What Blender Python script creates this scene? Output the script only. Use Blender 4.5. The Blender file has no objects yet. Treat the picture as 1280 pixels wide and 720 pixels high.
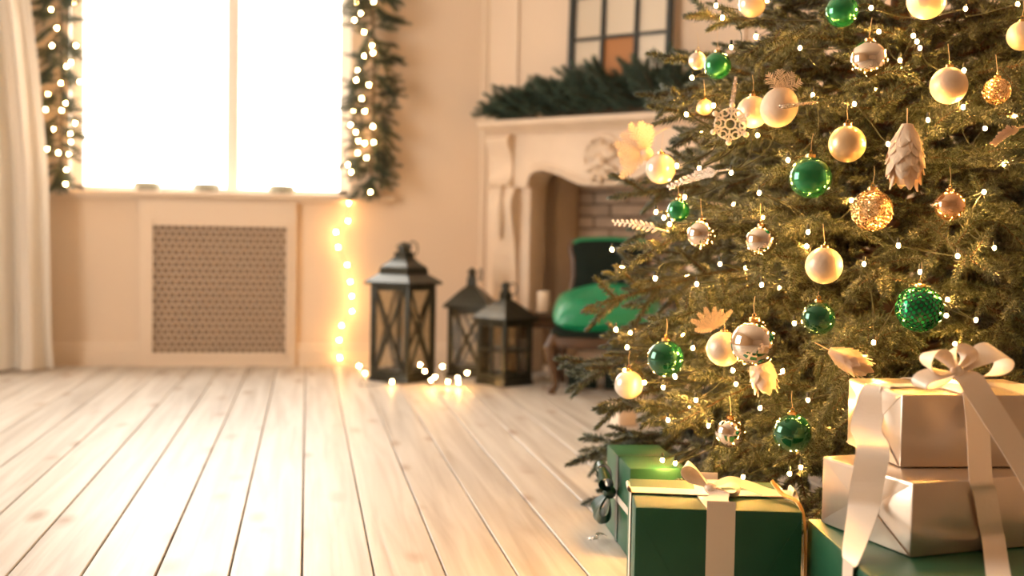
import bpy, bmesh, math, random
import numpy as np
from mathutils import Vector, Matrix

random.seed(7); rng = np.random.default_rng(7)
scene = bpy.context.scene
col = scene.collection
PI = math.pi
R = math.radians

# ------------------------------------------------------------------ camera
F, H, ROLL = 1450.0, 0.70, R(1.0)
_x, _y = -256.0, 63.0
_xr = _x*math.cos(ROLL) - _y*math.sin(ROLL); _yr = _x*math.sin(ROLL) + _y*math.cos(ROLL)
PITCH = math.atan(_yr/F); YAW = math.atan(-_xr/F*math.cos(PITCH))
FW = Vector((math.sin(YAW)*math.cos(PITCH), math.cos(YAW)*math.cos(PITCH), -math.sin(PITCH)))
_r0 = Vector((math.cos(YAW), -math.sin(YAW), 0)); _u0 = _r0.cross(FW)
RT = _r0*math.cos(ROLL) + _u0*math.sin(ROLL); UP = -_r0*math.sin(ROLL) + _u0*math.cos(ROLL)
CAM = Vector((0, 0, H))
cd = bpy.data.cameras.new('camera'); cam = bpy.data.objects.new('camera', cd); col.objects.link(cam)
m3 = Matrix((RT, UP, -FW)).transposed()
cam.matrix_world = Matrix.Translation(CAM) @ m3.to_4x4()
cd.sensor_width = 36.0; cd.lens = F*36.0/1280.0
cd.dof.use_dof = True; cd.dof.focus_distance = 2.25; cd.dof.aperture_fstop = 2.3
cd.clip_start = 0.02
scene.camera = cam

# ------------------------------------------------------------------ world, daylight, exposure
SKY, EXPO = 11.0, 0.32
BULB_TREE, BULB_ROOM = 1250.0, 215.0
w = bpy.data.worlds.new('daylight'); scene.world = w; w.use_nodes = True
bgn = w.node_tree.nodes['Background']
bgn.inputs[0].default_value = (1.0, 0.955, 0.88, 1); bgn.inputs[1].default_value = SKY
scene.view_settings.view_transform = 'Standard'; scene.view_settings.look = 'None'
scene.view_settings.gamma = 1.0; scene.view_settings.use_curve_mapping = False
scene.view_settings.exposure = EXPO
try:
    scene.cycles.use_light_tree = True
    scene.cycles.sample_clamp_indirect = 6.0
    scene.cycles.blur_glossy = 0.5
    scene.cycles.use_denoising = True
except Exception: pass

# room numbers
XL, XR, YW, YB, ZC = -2.3, 3.4, 6.45, -4.6, 3.1
CX = 0.97                                   # where the corner wall begins
WX0, WX1, WZ0, WZ1 = -1.24, 0.225, 0.935, 2.7
SIDEWIN = [(2.3, 4.2, 0.35, 2.2)]           # the window whose bright panes the silver baubles reflect
def portal(name, loc, rot, sx, sy):
    l = bpy.data.lights.new(name, 'AREA'); l.shape = 'RECTANGLE'; l.size = sx; l.size_y = sy
    l.cycles.is_portal = True
    o = bpy.data.objects.new(name, l); col.objects.link(o); o.location = loc; o.rotation_euler = rot
portal('window_back_portal', ((WX0+WX1)/2, YW+0.2, (WZ0+WZ1)/2), (R(-90), 0, 0), WX1-WX0, WZ1-WZ0)
for (a, b, c, d) in SIDEWIN:
    portal('window_left_offscreen', (XL-0.2, (a+b)/2, (c+d)/2), (R(90), 0, R(-90)), b-a, d-c)

# ------------------------------------------------------------------ pixel helpers (1280x720 frame)
def ray(px, py): return FW + RT*((px-640)/F) - UP*((py-360)/F)
def onz(px, py, z=0.0):
    d = ray(px, py); return CAM + d*((z-H)/d.z)
def atd(px, py, D): return CAM + ray(px, py)*D
def onp(px, py, p, n):
    d = ray(px, py); n = Vector(n); return CAM + d*((Vector(p)-CAM).dot(n)/d.dot(n))

# ------------------------------------------------------------------ materials
MATS = {}
def mat(name, c, rough=0.5, metal=0.0, var=0.0, vscale=6.0, bump=0.0, bscale=40.0, coat=0.0, sheen=0.0, objvar=0.0, spec=0.5, trans=0.0):
    if name in MATS: return MATS[name]
    m = bpy.data.materials.new(name); m.use_nodes = True; MATS[name] = m
    nt = m.node_tree; b = nt.nodes['Principled BSDF']; N = nt.nodes.new; L = nt.links.new
    b.inputs['Base Color'].default_value = (*c, 1); b.inputs['Roughness'].default_value = rough
    b.inputs['Metallic'].default_value = metal; b.inputs['Coat Weight'].default_value = coat
    b.inputs['Coat Roughness'].default_value = 0.1
    b.inputs['Sheen Weight'].default_value = sheen; b.inputs['Specular IOR Level'].default_value = spec
    tc = N('ShaderNodeTexCoord')
    src = None
    if var or objvar:
        nz = N('ShaderNodeTexNoise'); nz.inputs['Scale'].default_value = vscale; nz.inputs['Detail'].default_value = 4
        L(tc.outputs['Object'], nz.inputs['Vector'])
        hsv = N('ShaderNodeHueSaturation'); hsv.inputs['Color'].default_value = (*c, 1)
        mr = N('ShaderNodeMapRange'); mr.inputs['From Min'].default_value = 0.3; mr.inputs['From Max'].default_value = 0.7
        mr.inputs['To Min'].default_value = 1-var; mr.inputs['To Max'].default_value = 1+var
        L(nz.outputs['Fac'], mr.inputs['Value'])
        if objvar:
            oi = N('ShaderNodeObjectInfo'); m2 = N('ShaderNodeMapRange')
            m2.inputs['To Min'].default_value = 1-objvar; m2.inputs['To Max'].default_value = 1+objvar
            L(oi.outputs['Random'], m2.inputs['Value'])
            mu = N('ShaderNodeMath'); mu.operation = 'MULTIPLY'
            L(mr.outputs[0], mu.inputs[0]); L(m2.outputs[0], mu.inputs[1]); L(mu.outputs[0], hsv.inputs['Value'])
        else:
            L(mr.outputs[0], hsv.inputs['Value'])
        L(hsv.outputs[0], b.inputs['Base Color'])
    if bump:
        n2 = N('ShaderNodeTexNoise'); n2.inputs['Scale'].default_value = bscale; n2.inputs['Detail'].default_value = 3
        L(tc.outputs['Object'], n2.inputs['Vector'])
        bp = N('ShaderNodeBump'); bp.inputs['Strength'].default_value = bump; bp.inputs['Distance'].default_value = 0.01
        L(n2.outputs['Fac'], bp.inputs['Height']); L(bp.outputs[0], b.inputs['Normal'])
    if trans:
        t = N('ShaderNodeBsdfTranslucent'); t.inputs['Color'].default_value = (*c, 1)
        mx = N('ShaderNodeMixShader'); mx.inputs[0].default_value = trans
        out = nt.nodes['Material Output']
        L(b.outputs[0], mx.inputs[1]); L(t.outputs[0], mx.inputs[2]); L(mx.outputs[0], out.inputs[0])
    return m

def needle_mat(name, lo, hi, rough=0.42, trans=0.08):
    m = mat(name, lo, rough); nt = m.node_tree; b = nt.nodes['Principled BSDF']; N = nt.nodes.new; L = nt.links.new
    g = N('ShaderNodeNewGeometry'); oi = N('ShaderNodeObjectInfo'); cr = N('ShaderNodeValToRGB'); e = cr.color_ramp.elements
    e[0].position = 0.05; e[0].color = (*lo, 1); e[1].position = 0.95; e[1].color = (*hi, 1)
    L(g.outputs['Random Per Island'], cr.inputs[0])
    hsv = N('ShaderNodeHueSaturation'); mr = N('ShaderNodeMapRange'); mr.inputs['To Min'].default_value = 0.78; mr.inputs['To Max'].default_value = 1.22
    L(oi.outputs['Random'], mr.inputs['Value']); L(mr.outputs[0], hsv.inputs['Value']); L(cr.outputs[0], hsv.inputs['Color']); L(hsv.outputs[0], b.inputs['Base Color'])
    t = N('ShaderNodeBsdfTranslucent'); L(hsv.outputs[0], t.inputs['Color'])
    mx = N('ShaderNodeMixShader'); mx.inputs[0].default_value = trans
    L(b.outputs[0], mx.inputs[1]); L(t.outputs[0], mx.inputs[2]); L(mx.outputs[0], nt.nodes['Material Output'].inputs[0])
    return m

def glitter(name, c, scale, rough=0.25, metal=0.9, amt=0.9):
    m = mat(name, c, rough, metal)
    nt = m.node_tree; b = nt.nodes['Principled BSDF']; N = nt.nodes.new; L = nt.links.new
    tc = N('ShaderNodeTexCoord'); v = N('ShaderNodeTexVoronoi'); v.inputs['Scale'].default_value = scale
    L(tc.outputs['Object'], v.inputs['Vector'])
    s = N('ShaderNodeVectorMath'); s.operation = 'SUBTRACT'; s.inputs[1].default_value = (.5, .5, .5)
    L(v.outputs['Color'], s.inputs[0])
    sc = N('ShaderNodeVectorMath'); sc.operation = 'SCALE'; sc.inputs['Scale'].default_value = amt*2
    L(s.outputs[0], sc.inputs[0])
    g = N('ShaderNodeNewGeometry'); ad = N('ShaderNodeVectorMath'); ad.operation = 'ADD'
    L(g.outputs['Normal'], ad.inputs[0]); L(sc.outputs[0], ad.inputs[1])
    nm = N('ShaderNodeVectorMath'); nm.operation = 'NORMALIZE'; L(ad.outputs[0], nm.inputs[0])
    L(nm.outputs[0], b.inputs['Normal'])
    return m

def emit(name, c, s):
    m = bpy.data.materials.new(name); m.use_nodes = True; nt = m.node_tree; nt.nodes.clear()
    e = nt.nodes.new('ShaderNodeEmission'); o = nt.nodes.new('ShaderNodeOutputMaterial')
    e.inputs[0].default_value = (*c, 1); e.inputs[1].default_value = s; nt.links.new(e.outputs[0], o.inputs[0])
    MATS[name] = m; return m

def glassm(name, tint=(1, 1, 1), fac=0.08, rough=0.02):
    m = bpy.data.materials.new(name); m.use_nodes = True; nt = m.node_tree; nt.nodes.clear(); N = nt.nodes.new; L = nt.links.new
    o = N('ShaderNodeOutputMaterial'); t = N('ShaderNodeBsdfTransparent'); g = N('ShaderNodeBsdfGlossy'); mx = N('ShaderNodeMixShader')
    t.inputs[0].default_value = (*tint, 1); g.inputs['Roughness'].default_value = rough; mx.inputs[0].default_value = fac
    L(t.outputs[0], mx.inputs[1]); L(g.outputs[0], mx.inputs[2]); L(mx.outputs[0], o.inputs[0]); MATS[name] = m; return m

def woodfloor():
    m = bpy.data.materials.new('limewashed_pine'); m.use_nodes = True; MATS['floor'] = m
    nt = m.node_tree; b = nt.nodes['Principled BSDF']; N = nt.nodes.new; L = nt.links.new
    tc = N('ShaderNodeTexCoord'); oi = N('ShaderNodeObjectInfo')
    off = N('ShaderNodeVectorMath'); off.operation = 'SCALE'; off.inputs[0].default_value = (3.1, 47.0, 9.0); L(oi.outputs['Random'], off.inputs['Scale'])
    ad = N('ShaderNodeVectorMath'); L(tc.outputs['Object'], ad.inputs[0]); L(off.outputs[0], ad.inputs[1])
    mp = N('ShaderNodeMapping'); mp.inputs['Scale'].default_value = (16, 0.7, 1); L(ad.outputs[0], mp.inputs[0])
    nz = N('ShaderNodeTexNoise'); nz.inputs['Scale'].default_value = 1.6; nz.inputs['Detail'].default_value = 8; nz.inputs['Distortion'].default_value = 0.6
    L(mp.outputs[0], nz.inputs['Vector'])
    cr = N('ShaderNodeValToRGB'); e = cr.color_ramp.elements
    e[0].position = 0.28; e[0].color = (0.42, 0.37, 0.315, 1); e[1].position = 0.62; e[1].color = (0.63, 0.59, 0.53, 1)
    L(nz.outputs['Fac'], cr.inputs[0])
    # knots with a whorl of darker grain
    mp2 = N('ShaderNodeMapping'); mp2.inputs['Scale'].default_value = (5.5, 1.9, 1); L(ad.outputs[0], mp2.inputs[0])
    vo = N('ShaderNodeTexVoronoi'); vo.voronoi_dimensions = '2D'; vo.inputs['Scale'].default_value = 1.0; L(mp2.outputs[0], vo.inputs['Vector'])
    k = N('ShaderNodeMapRange'); k.inputs['From Min'].default_value = 0.04; k.inputs['From Max'].default_value = 0.17; k.inputs['To Min'].default_value = 0.75; k.inputs['To Max'].default_value = 0.0
    L(vo.outputs['Distance'], k.inputs['Value'])
    n3 = N('ShaderNodeTexNoise'); n3.inputs['Scale'].default_value = 3.0; L(ad.outputs[0], n3.inputs['Vector'])
    n4 = N('ShaderNodeMapRange'); n4.inputs['From Min'].default_value = 0.42; n4.inputs['From Max'].default_value = 0.6; L(n3.outputs['Fac'], n4.inputs['Value'])
    mk = N('ShaderNodeMath'); mk.operation = 'MULTIPLY'; L(k.outputs[0], mk.inputs[0]); L(n4.outputs[0], mk.inputs[1])
    mx = N('ShaderNodeMixRGB'); mx.inputs[2].default_value = (0.27, 0.155, 0.08, 1); L(mk.outputs[0], mx.inputs[0]); L(cr.outputs[0], mx.inputs[1])
    hsv = N('ShaderNodeHueSaturation'); mr = N('ShaderNodeMapRange'); mr.inputs['To Min'].default_value = 0.86; mr.inputs['To Max'].default_value = 1.12
    L(oi.outputs['Random'], mr.inputs['Value']); L(mr.outputs[0], hsv.inputs['Value']); L(mx.outputs[0], hsv.inputs['Color'])
    L(hsv.outputs[0], b.inputs['Base Color'])
    b.inputs['Roughness'].default_value = 0.42; b.inputs['Specular IOR Level'].default_value = 0.5
    bp = N('ShaderNodeBump'); bp.inputs['Strength'].default_value = 0.25; bp.inputs['Distance'].default_value = 0.004
    L(nz.outputs['Fac'], bp.inputs['Height']); L(bp.outputs[0], b.inputs['Normal'])
    return m

M_floor = woodfloor()
M_gap = mat('floor_gap', (0.10, 0.06, 0.035), 0.9)
M_wall = mat('wall_paint', (0.71, 0.57, 0.43), 0.75, var=0.03, vscale=1.5)
M_trim = mat('trim_paint', (0.72, 0.585, 0.445), 0.5)
M_white = mat('white_paint', (0.9, 0.84, 0.76), 0.4)
M_ceil = mat('ceiling_paint', (0.76, 0.68, 0.58), 0.9)
M_grille = mat('grille_paint', (0.55, 0.41, 0.29), 0.6)
M_grilleback = mat('radiator_dark', (0.26, 0.18, 0.12), 0.9)
M_curtain = mat('curtain_cloth', (0.93, 0.88, 0.80), 0.9, bump=0.15, bscale=300, trans=0.35)
M_glass = glassm('window_glass', fac=0.05)
M_lglass = glassm('lantern_glass', tint=(0.9, 0.88, 0.82), fac=0.10)
M_stone = mat('carved_stone', (0.70, 0.57, 0.44), 0.65, var=0.05, vscale=8, bump=0.12, bscale=60)
M_brick = mat('painted_brick', (0.40, 0.29, 0.20), 0.85, var=0.12, vscale=14, bump=0.4, bscale=50, objvar=0.18)
M_mortar = mat('mortar', (0.14, 0.095, 0.065), 0.95)
M_bronze = mat('dark_bronze', (0.030, 0.030, 0.020), 0.34, 0.35, var=0.2, vscale=20)
M_black = mat('black_frame', (0.022, 0.024, 0.020), 0.5)
M_mirror = mat('mirror_pane', (0.66, 0.60, 0.50), 0.25, 0.5)
M_reflection = mat('orange_reflection_pane', (0.42, 0.17, 0.045), 0.35)  # orange reflection in one mirror pane, painted into its base colour
M_garland = mat('garland_needles', (0.034, 0.064, 0.038), 0.6, objvar=0.25, var=0.15)
M_needle = needle_mat('tree_needles', (0.022, 0.034, 0.020), (0.118, 0.134, 0.078))
M_wood = mat('branch_wood', (0.09, 0.055, 0.03), 0.85)
M_wire = mat('dark_wire', (0.014, 0.02, 0.012), 0.5)
M_cwood = mat('chair_wood', (0.075, 0.036, 0.014), 0.4, var=0.2, vscale=12)
M_dwood = mat('dark_wood', (0.05, 0.028, 0.016), 0.4, var=0.2, vscale=12)
M_velvet = mat('green_velvet', (0.005, 0.011, 0.007), 0.8, spec=0.2)
M_satin = mat('green_satin', (0.003, 0.21, 0.085), 0.34, bump=0.12, bscale=14)
M_candle = mat('candle_wax', (0.86, 0.72, 0.56), 0.5)
M_pearl = mat('pearl', (0.82, 0.69, 0.54), 0.22, 0.25, coat=0.6)
M_frost = mat('frosted_pearl', (0.80, 0.62, 0.45), 0.38, 0.2, bump=0.1, bscale=160)
M_matte = mat('matte_gold', (0.82, 0.58, 0.32), 0.33, 0.45)
M_silver = mat('mirror_silver', (0.90, 0.80, 0.68), 0.05, 1.0)
M_bronzeball = mat('bronze_ball', (0.82, 0.52, 0.30), 0.12, 0.9)
M_green = mat('green_ball', (0.012, 0.24, 0.075), 0.12, 0.55, coat=0.8)
M_dgreen = mat('dark_green_ball', (0.004, 0.10, 0.04), 0.10, 0.5, coat=0.8)
M_goldgl = glitter('gold_glitter', (0.90, 0.60, 0.28), 420, 0.25)
M_pinkgl = glitter('rose_glitter', (0.90, 0.66, 0.46), 600, 0.28)
M_seq = glitter('green_sequins', (0.03, 0.42, 0.13), 190, 0.15, 0.9, 0.8)
M_silvgl = glitter('silver_glitter', (0.85, 0.74, 0.62), 500, 0.25)
M_cap = mat('gold_cap', (0.85, 0.55, 0.22), 0.2, 1.0)
M_feather = mat('white_feather', (0.93, 0.82, 0.70), 0.8, trans=0.35)
M_cone = mat('white_cone', (0.92, 0.72, 0.52), 0.55, trans=0.1, bump=0.1, bscale=120)
M_thread = mat('thread', (0.75, 0.55, 0.33), 0.6)
M_pgreen = mat('green_paper', (0.012, 0.095, 0.044), 0.42, 0.05, var=0.1, vscale=8, bump=0.10, bscale=9)
M_psilver = mat('silver_paper', (0.72, 0.60, 0.48), 0.30, 0.75, bump=0.16, bscale=11)
M_ribbon = mat('cream_satin', (0.94, 0.80, 0.65), 0.38, 0.1, bump=0.06, bscale=180, sheen=0.3)
M_gold = mat('gold_ribbon', (0.85, 0.50, 0.16), 0.3, 0.4)
M_dribbon = mat('dark_green_ribbon', (0.006, 0.04, 0.022), 0.35)
M_wpaper = mat('white_paper', (0.82, 0.68, 0.54), 0.6)
M_ceramic = mat('grey_ceramic', (0.38, 0.38, 0.30), 0.35)
M_bulb = emit('warm_bulb', (1.0, 0.47, 0.105), BULB_TREE)
M_bulbr = emit('warm_room_bulb', (1.0, 0.52, 0.16), BULB_ROOM)

# ------------------------------------------------------------------ mesh builder
class MB:
    def __init__(s): s.v = []; s.f = []
    def add(s, v, f, M=None):
        o = len(s.v)
        s.v += [tuple(M @ Vector(p)) if M is not None else tuple(p) for p in v]
        s.f += [tuple(i+o for i in q) for q in f]; return s
    def box(s, a, b, M=None):
        (x0, y0, z0), (x1, y1, z1) = a, b
        v = [(x0,y0,z0),(x1,y0,z0),(x1,y1,z0),(x0,y1,z0),(x0,y0,z1),(x1,y0,z1),(x1,y1,z1),(x0,y1,z1)]
        return s.add(v, [(0,3,2,1),(4,5,6,7),(0,1,5,4),(1,2,6,5),(2,3,7,6),(3,0,4,7)], M)
    def rbox(s, a, b, r, M=None, seg=2):
        bm = bmesh.new(); bmesh.ops.create_cube(bm, size=1)
        for v in bm.verts: v.co = Vector([(a[i]+b[i])/2 + v.co[i]*(b[i]-a[i]) for i in range(3)])
        bmesh.ops.bevel(bm, geom=bm.edges[:], offset=r, segments=seg, profile=0.5, affect='EDGES')
        bm.verts.index_update()
        s.add([v.co[:] for v in bm.verts], [[v.index for v in f.verts] for f in bm.faces], M); bm.free(); return s
    def tube(s, pts, r, n=6, caps=True, M=None):
        pts = [Vector(p) for p in pts]; k = len(pts)
        rr = r if isinstance(r, (list, tuple)) else [r]*k
        v = []; prev = None
        for i, p in enumerate(pts):
            t = (pts[min(i+1, k-1)] - pts[max(i-1, 0)])
            if t.length < 1e-9: t = Vector((0, 0, 1))
            t.normalize()
            if prev is None:
                a = t.cross(Vector((0, 0, 1)) if abs(t.z) < .9 else Vector((1, 0, 0))).normalized()
            else:
                a = (prev - t*prev.dot(t))
                a = a.normalized() if a.length > 1e-6 else t.orthogonal().normalized()
            prev = a; b = t.cross(a)
            for j in range(n):
                q = 2*PI*j/n; v.append(p + (a*math.cos(q) + b*math.sin(q))*rr[i])
        f = [(i*n+j, i*n+(j+1) % n, (i+1)*n+(j+1) % n, (i+1)*n+j) for i in range(k-1) for j in range(n)]
        if caps: f += [tuple(range(n))[::-1], tuple((k-1)*n+j for j in range(n))]
        return s.add(v, f, M)
    def lathe(s, prof, n=24, M=None):
        k = len(prof); v = []
        for (r, z) in prof:
            for j in range(n): q = 2*PI*j/n; v.append((max(r, 1e-4)*math.cos(q), max(r, 1e-4)*math.sin(q), z))
        f = [(i*n+j, i*n+(j+1) % n, (i+1)*n+(j+1) % n, (i+1)*n+j) for i in range(k-1) for j in range(n)]
        f += [tuple(range(n))[::-1], tuple((k-1)*n+j for j in range(n))]
        return s.add(v, f, M)
    def ball(s, r, n=24, M=None, sc=(1, 1, 1)):
        k = n//2
        return s.add(*MB._sph(r, n, k, sc), M)
    @staticmethod
    def _sph(r, n, k, sc):
        v = [(0, 0, -r*sc[2])]
        for i in range(1, k):
            t = -PI/2 + PI*i/k
            for j in range(n): q = 2*PI*j/n; v.append((r*math.cos(t)*math.cos(q)*sc[0], r*math.cos(t)*math.sin(q)*sc[1], r*math.sin(t)*sc[2]))
        v.append((0, 0, r*sc[2])); f = []
        for j in range(n): f.append((0, 1+(j+1) % n, 1+j))
        for i in range(k-2):
            for j in range(n): a = 1+i*n+j; b = 1+i*n+(j+1) % n; f.append((a, b, b+n, a+n))
        e = len(v)-1; o = 1+(k-2)*n
        for j in range(n): f.append((o+j, o+(j+1) % n, e))
        return v, f
    def prism(s, poly, t0, t1, M=None):
        n = len(poly); v = [(x, t0, z) for x, z in poly] + [(x, t1, z) for x, z in poly]
        f = [tuple(range(n)), tuple(range(n, 2*n))[::-1]] + [(i, i+n, (i+1) % n+n, (i+1) % n) for i in range(n)]
        return s.add(v, f, M)
    def strip(s, pts, wd, w, t=0.0008, M=None):
        pts = [Vector(p) for p in pts]; k = len(pts)
        wd = [Vector(d).normalized() for d in (wd if isinstance(wd, list) else [wd]*k)]
        ww = w if isinstance(w, (list, tuple)) else [w]*k
        v = []
        for i, p in enumerate(pts):
            tg = (pts[min(i+1, k-1)] - pts[max(i-1, 0)]).normalized()
            n = tg.cross(wd[i]);  n = n.normalized() if n.length > 1e-6 else Vector((0, 0, 1))
            for a, b in ((-1, -1), (1, -1), (1, 1), (-1, 1)): v.append(p + wd[i]*a*ww[i]/2 + n*b*t/2)
        f = [(i*4+j, i*4+(j+1) % 4, (i+1)*4+(j+1) % 4, (i+1)*4+j) for i in range(k-1) for j in range(4)]
        f += [(3, 2, 1, 0), tuple((k-1)*4+j for j in range(4))]
        return s.add(v, f, M)
    def mesh(s, name, m, smooth=True, fix=True):
        me = bpy.data.meshes.new(name); me.from_pydata([tuple(p) for p in s.v], [], s.f)
        if fix:
            bm = bmesh.new(); bm.from_mesh(me); bmesh.ops.recalc_face_normals(bm, faces=bm.faces[:]); bm.to_mesh(me); bm.free()
        if smooth:
            me.polygons.foreach_set('use_smooth', [True]*len(me.polygons)); me.set_sharp_from_angle(angle=R(38))
        me.materials.append(m); return me
    def build(s, name, m, parent=None, smooth=True, loc=None):
        return link(name, s.mesh(name, m, smooth), parent, loc)

def link(name, me, parent=None, loc=None, M=None):
    o = bpy.data.objects.new(name, me); col.objects.link(o)
    if parent is not None: o.parent = parent
    if M is not None: o.matrix_local = M
    if loc is not None: o.location = loc
    return o
def tag(o, label=None, cat=None, group=None, kind=None):
    if label: o['label'] = label
    if cat: o['category'] = cat
    if group: o['group'] = group
    if kind: o['kind'] = kind
    return o
def thing(name, label, cat, loc=(0, 0, 0), rz=0.0, group=None):
    o = bpy.data.objects.new(name, None); col.objects.link(o); o.empty_display_size = 0.05
    o.location = loc; o.rotation_euler = (0, 0, rz); return tag(o, label, cat, group)
def struct(o): o['kind'] = 'structure'; return o
def sroot(name):
    o = bpy.data.objects.new(name, None); col.objects.link(o); return struct(o)
def frame_m(o, x, y, z): return Matrix((Vector(x).to_4d()*0 + Vector((*x, 0)), Vector((*y, 0)), Vector((*z, 0)), Vector((*o, 1)))).transposed()

# ================================================================== SETTING
# floor: a dark sub-floor with planks laid on it
fl = struct(MB().box((XL-.2, YB-.2, -.06), (XR+.2, YW+.2, -.022)).build('floor', M_gap))
PW = 0.1485
x0 = onz(377.5, 718).x
k0 = math.floor((XL-x0)/PW)
plank_me = MB().rbox((0.0016, 0, -.022), (PW-.0016, YW-YB, 0), .0022, seg=1).mesh('plank', M_floor, False)
for i in range(k0, int((XR-x0)/PW)+1):
    link('plank', plank_me, fl, (x0+i*PW, YB, 0))

def wall_with_holes(name, u0, u1, holes, thick, M, m):
    us = sorted({u0, u1, *[h[0] for h in holes], *[h[1] for h in holes]}); zs = sorted({0, ZC, *[h[2] for h in holes], *[h[3] for h in holes]})
    mb = MB()
    for a, b in zip(us, us[1:]):
        for c, d in zip(zs, zs[1:]):
            if any(h[0] <= a and b <= h[1] and h[2] <= c and d <= h[3] for h in holes): continue
            mb.box((a, 0, c), (b, thick, d), M)
    return struct(mb.build(name, m, smooth=False))
S2 = math.sqrt(.5)
MBK = Matrix.Translation((0, YW, 0))                                            # u = X, thickness outwards
MLF = Matrix.Translation((XL, 0, 0)) @ Matrix(((0, -1, 0, 0), (1, 0, 0, 0), (0, 0, 1, 0), (0, 0, 0, 1)))   # u = Y, thickness -X
MDG = frame_m((CX, YW, 0), (S2, -S2, 0), (S2, S2, 0), (0, 0, 1))                # u along the corner wall, y away from the room
DL = (XR-CX)/S2
wall_with_holes('wall_back', XL-.25, CX+.1, [(WX0, WX1, WZ0, WZ1)], .25, MBK, M_wall)
wall_with_holes('wall_left', YB-.25, YW+.25, SIDEWIN, .25, MLF, M_wall)
FO0, FO1, FOZ = 0.42, 1.34, 1.07
wall_with_holes('wall_corner', 0, DL, [(FO0, FO1, 0, FOZ)], .12, MDG, M_wall)
struct(MB().box((XR, YB-.2, 0), (XR+.2, YW-(XR-CX)+.1, ZC)).build('wall_right', M_wall, smooth=False))
struct(MB().box((XL-.2, YB-.2, 0), (XR+.2, YB, ZC)).build('wall_front', M_wall, smooth=False))
struct(MB().box((XL-.25, YB-.25, ZC), (XR+.2, YW+.25, ZC+.1)).build('ceiling', M_ceil, smooth=False))

def window(name, u0, u1, z0, z1, M, nm=1):
    r = sroot(name); t = .055
    mb = MB(); y0, y1 = .10, .16
    for a, b in (((u0, y0, z0), (u0+t, y1, z1)), ((u1-t, y0, z0), (u1, y1, z1)), ((u0, y0, z0), (u1, y1, z0+t*.5)), ((u0, y0, z1-t), (u1, y1, z1))): mb.box(a, b, M)
    mb.build('window_frame', M_white, r, smooth=False)
    for i in range(nm):
        c = (u0+(u1-u0)*(i+1)/(nm+1)) + (.10 if name == 'window_1' else 0)
        MB().rbox((c-.035, y0-.01, z0), (c+.035, y1+.01, z1), .006, M).build('mullion', M_white, r)
    for i in range(nm+1):
        a = u0+(u1-u0)*i/(nm+1)+.03; b = u0+(u1-u0)*(i+1)/(nm+1)-.03
        MB().box((a, .127, z0+.02), (b, .131, z1-.03), M).build('pane', M_glass, r, smooth=False)
    return r
wd = window('window_1', WX0, WX1, WZ0, WZ1, MBK)
window('window_2', *SIDEWIN[0], MLF, 1)
MB().rbox((-1.36, YW-.075, .905), (.47, YW+.10, .936), .007).build('window_sill', M_trim, wd)
MB().box((-1.33, YW-.03, .885), (.44, YW, .905)).build('sill_moulding', M_trim, wd, smooth=False)

def baseboard(name, u0, u1, M):
    prof = [(-.0, 0), (-.022, 0), (-.022, .085), (-.016, .095), (-.018, .104), (-.010, .118), (-.008, .128), (0, .128)]
    v = [(u0, y, z) for y, z in prof] + [(u1, y, z) for y, z in prof]; n = len(prof)
    f = [tuple(range(n)), tuple(range(n, 2*n))] + [(i, (i+1) % n, (i+1) % n+n, i+n) for i in range(n)]
    return struct(MB().add(v, f, M).build(name, M_trim, smooth=False))
baseboard('baseboard_back', XL, -.875, MBK)
baseboard('baseboard_back_right', -.06, CX-.01, MBK)
baseboard('baseboard_left', YB, YW, MLF)
baseboard('baseboard_corner', 0.01, .17, MDG)
baseboard('baseboard_corner_right', 1.60, DL, MDG)

def panel_trim(name, u0, u1, z0, z1, M, t=.03, p=.018):
    mb = MB()
    for a, b in (((u0, -p, z0), (u0+t, 0, z1)), ((u1-t, -p, z0), (u1, 0, z1)), ((u0+t, -p, z0), (u1-t, 0, z0+t)), ((u0+t, -p, z1-t), (u1-t, 0, z1))):
        mb.rbox(a, b, .006, M)
    return struct(mb.build(name, M_trim))
panel_trim('trim_1', .20, 1.56, 1.36, 2.85, MDG)
panel_trim('trim_2', 1.75, DL-.2, .25, 2.85, MDG)
struct(MB().rbox((CX-.02, YW-.022, .0), (CX+.02, YW+.02, ZC), .008).build('trim_3', M_trim))

# radiator cover set into the wall below the window
rc = thing('radiator_cover', 'painted radiator cover with a perforated lattice grille below the bright window', 'radiator cover', (-.4675, YW, 0))
GX0, GX1, GZ0, GZ1 = -.345, .362, .068, .757
mb = MB()
for a, b in (((-.4075, -.045, 0), (GX0, 0, .885)), ((GX1, -.045, 0), (.4075, 0, .885)), ((GX0, -.045, 0), (GX1, 0, GZ0)), ((GX0, -.045, GZ1), (GX1, 0, .885))): mb.box(a, b)
mb.build('cover_panel', M_trim, rc, smooth=False)
mb = MB(); fw_ = .014
for a, b in (((GX0-fw_, -.052, GZ0-fw_), (GX0+.006, -.044, GZ1+fw_)), ((GX1-.006, -.052, GZ0-fw_), (GX1+fw_, -.044, GZ1+fw_)), ((GX0, -.052, GZ0-fw_), (GX1, -.044, GZ0+.006)), ((GX0, -.052, GZ1-.006), (GX1, -.044, GZ1+fw_))): mb.box(a, b)
mb.build('grille_frame', M_trim, rc, smooth=False)
mb = MB(); nr, nc = 21, 20; dz = (GZ1-GZ0)/nr; dx = (GX1-GX0)/nc
for i in range(nr+1):
    z = GZ0+i*dz; mb.box((GX0, -.040, z-.0052), (GX1, -.034, z+.0052))
    if i < nr:
        for j in range(nc+1):
            x = GX0+(j+(.5 if i % 2 else 0))*dx
            if x <= GX1: mb.box((x-.005, -.040, z+.005), (x+.005, -.034, z+dz-.005))
tag(mb.build('lattice', M_grille, rc, smooth=False), kind='stuff')
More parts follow.
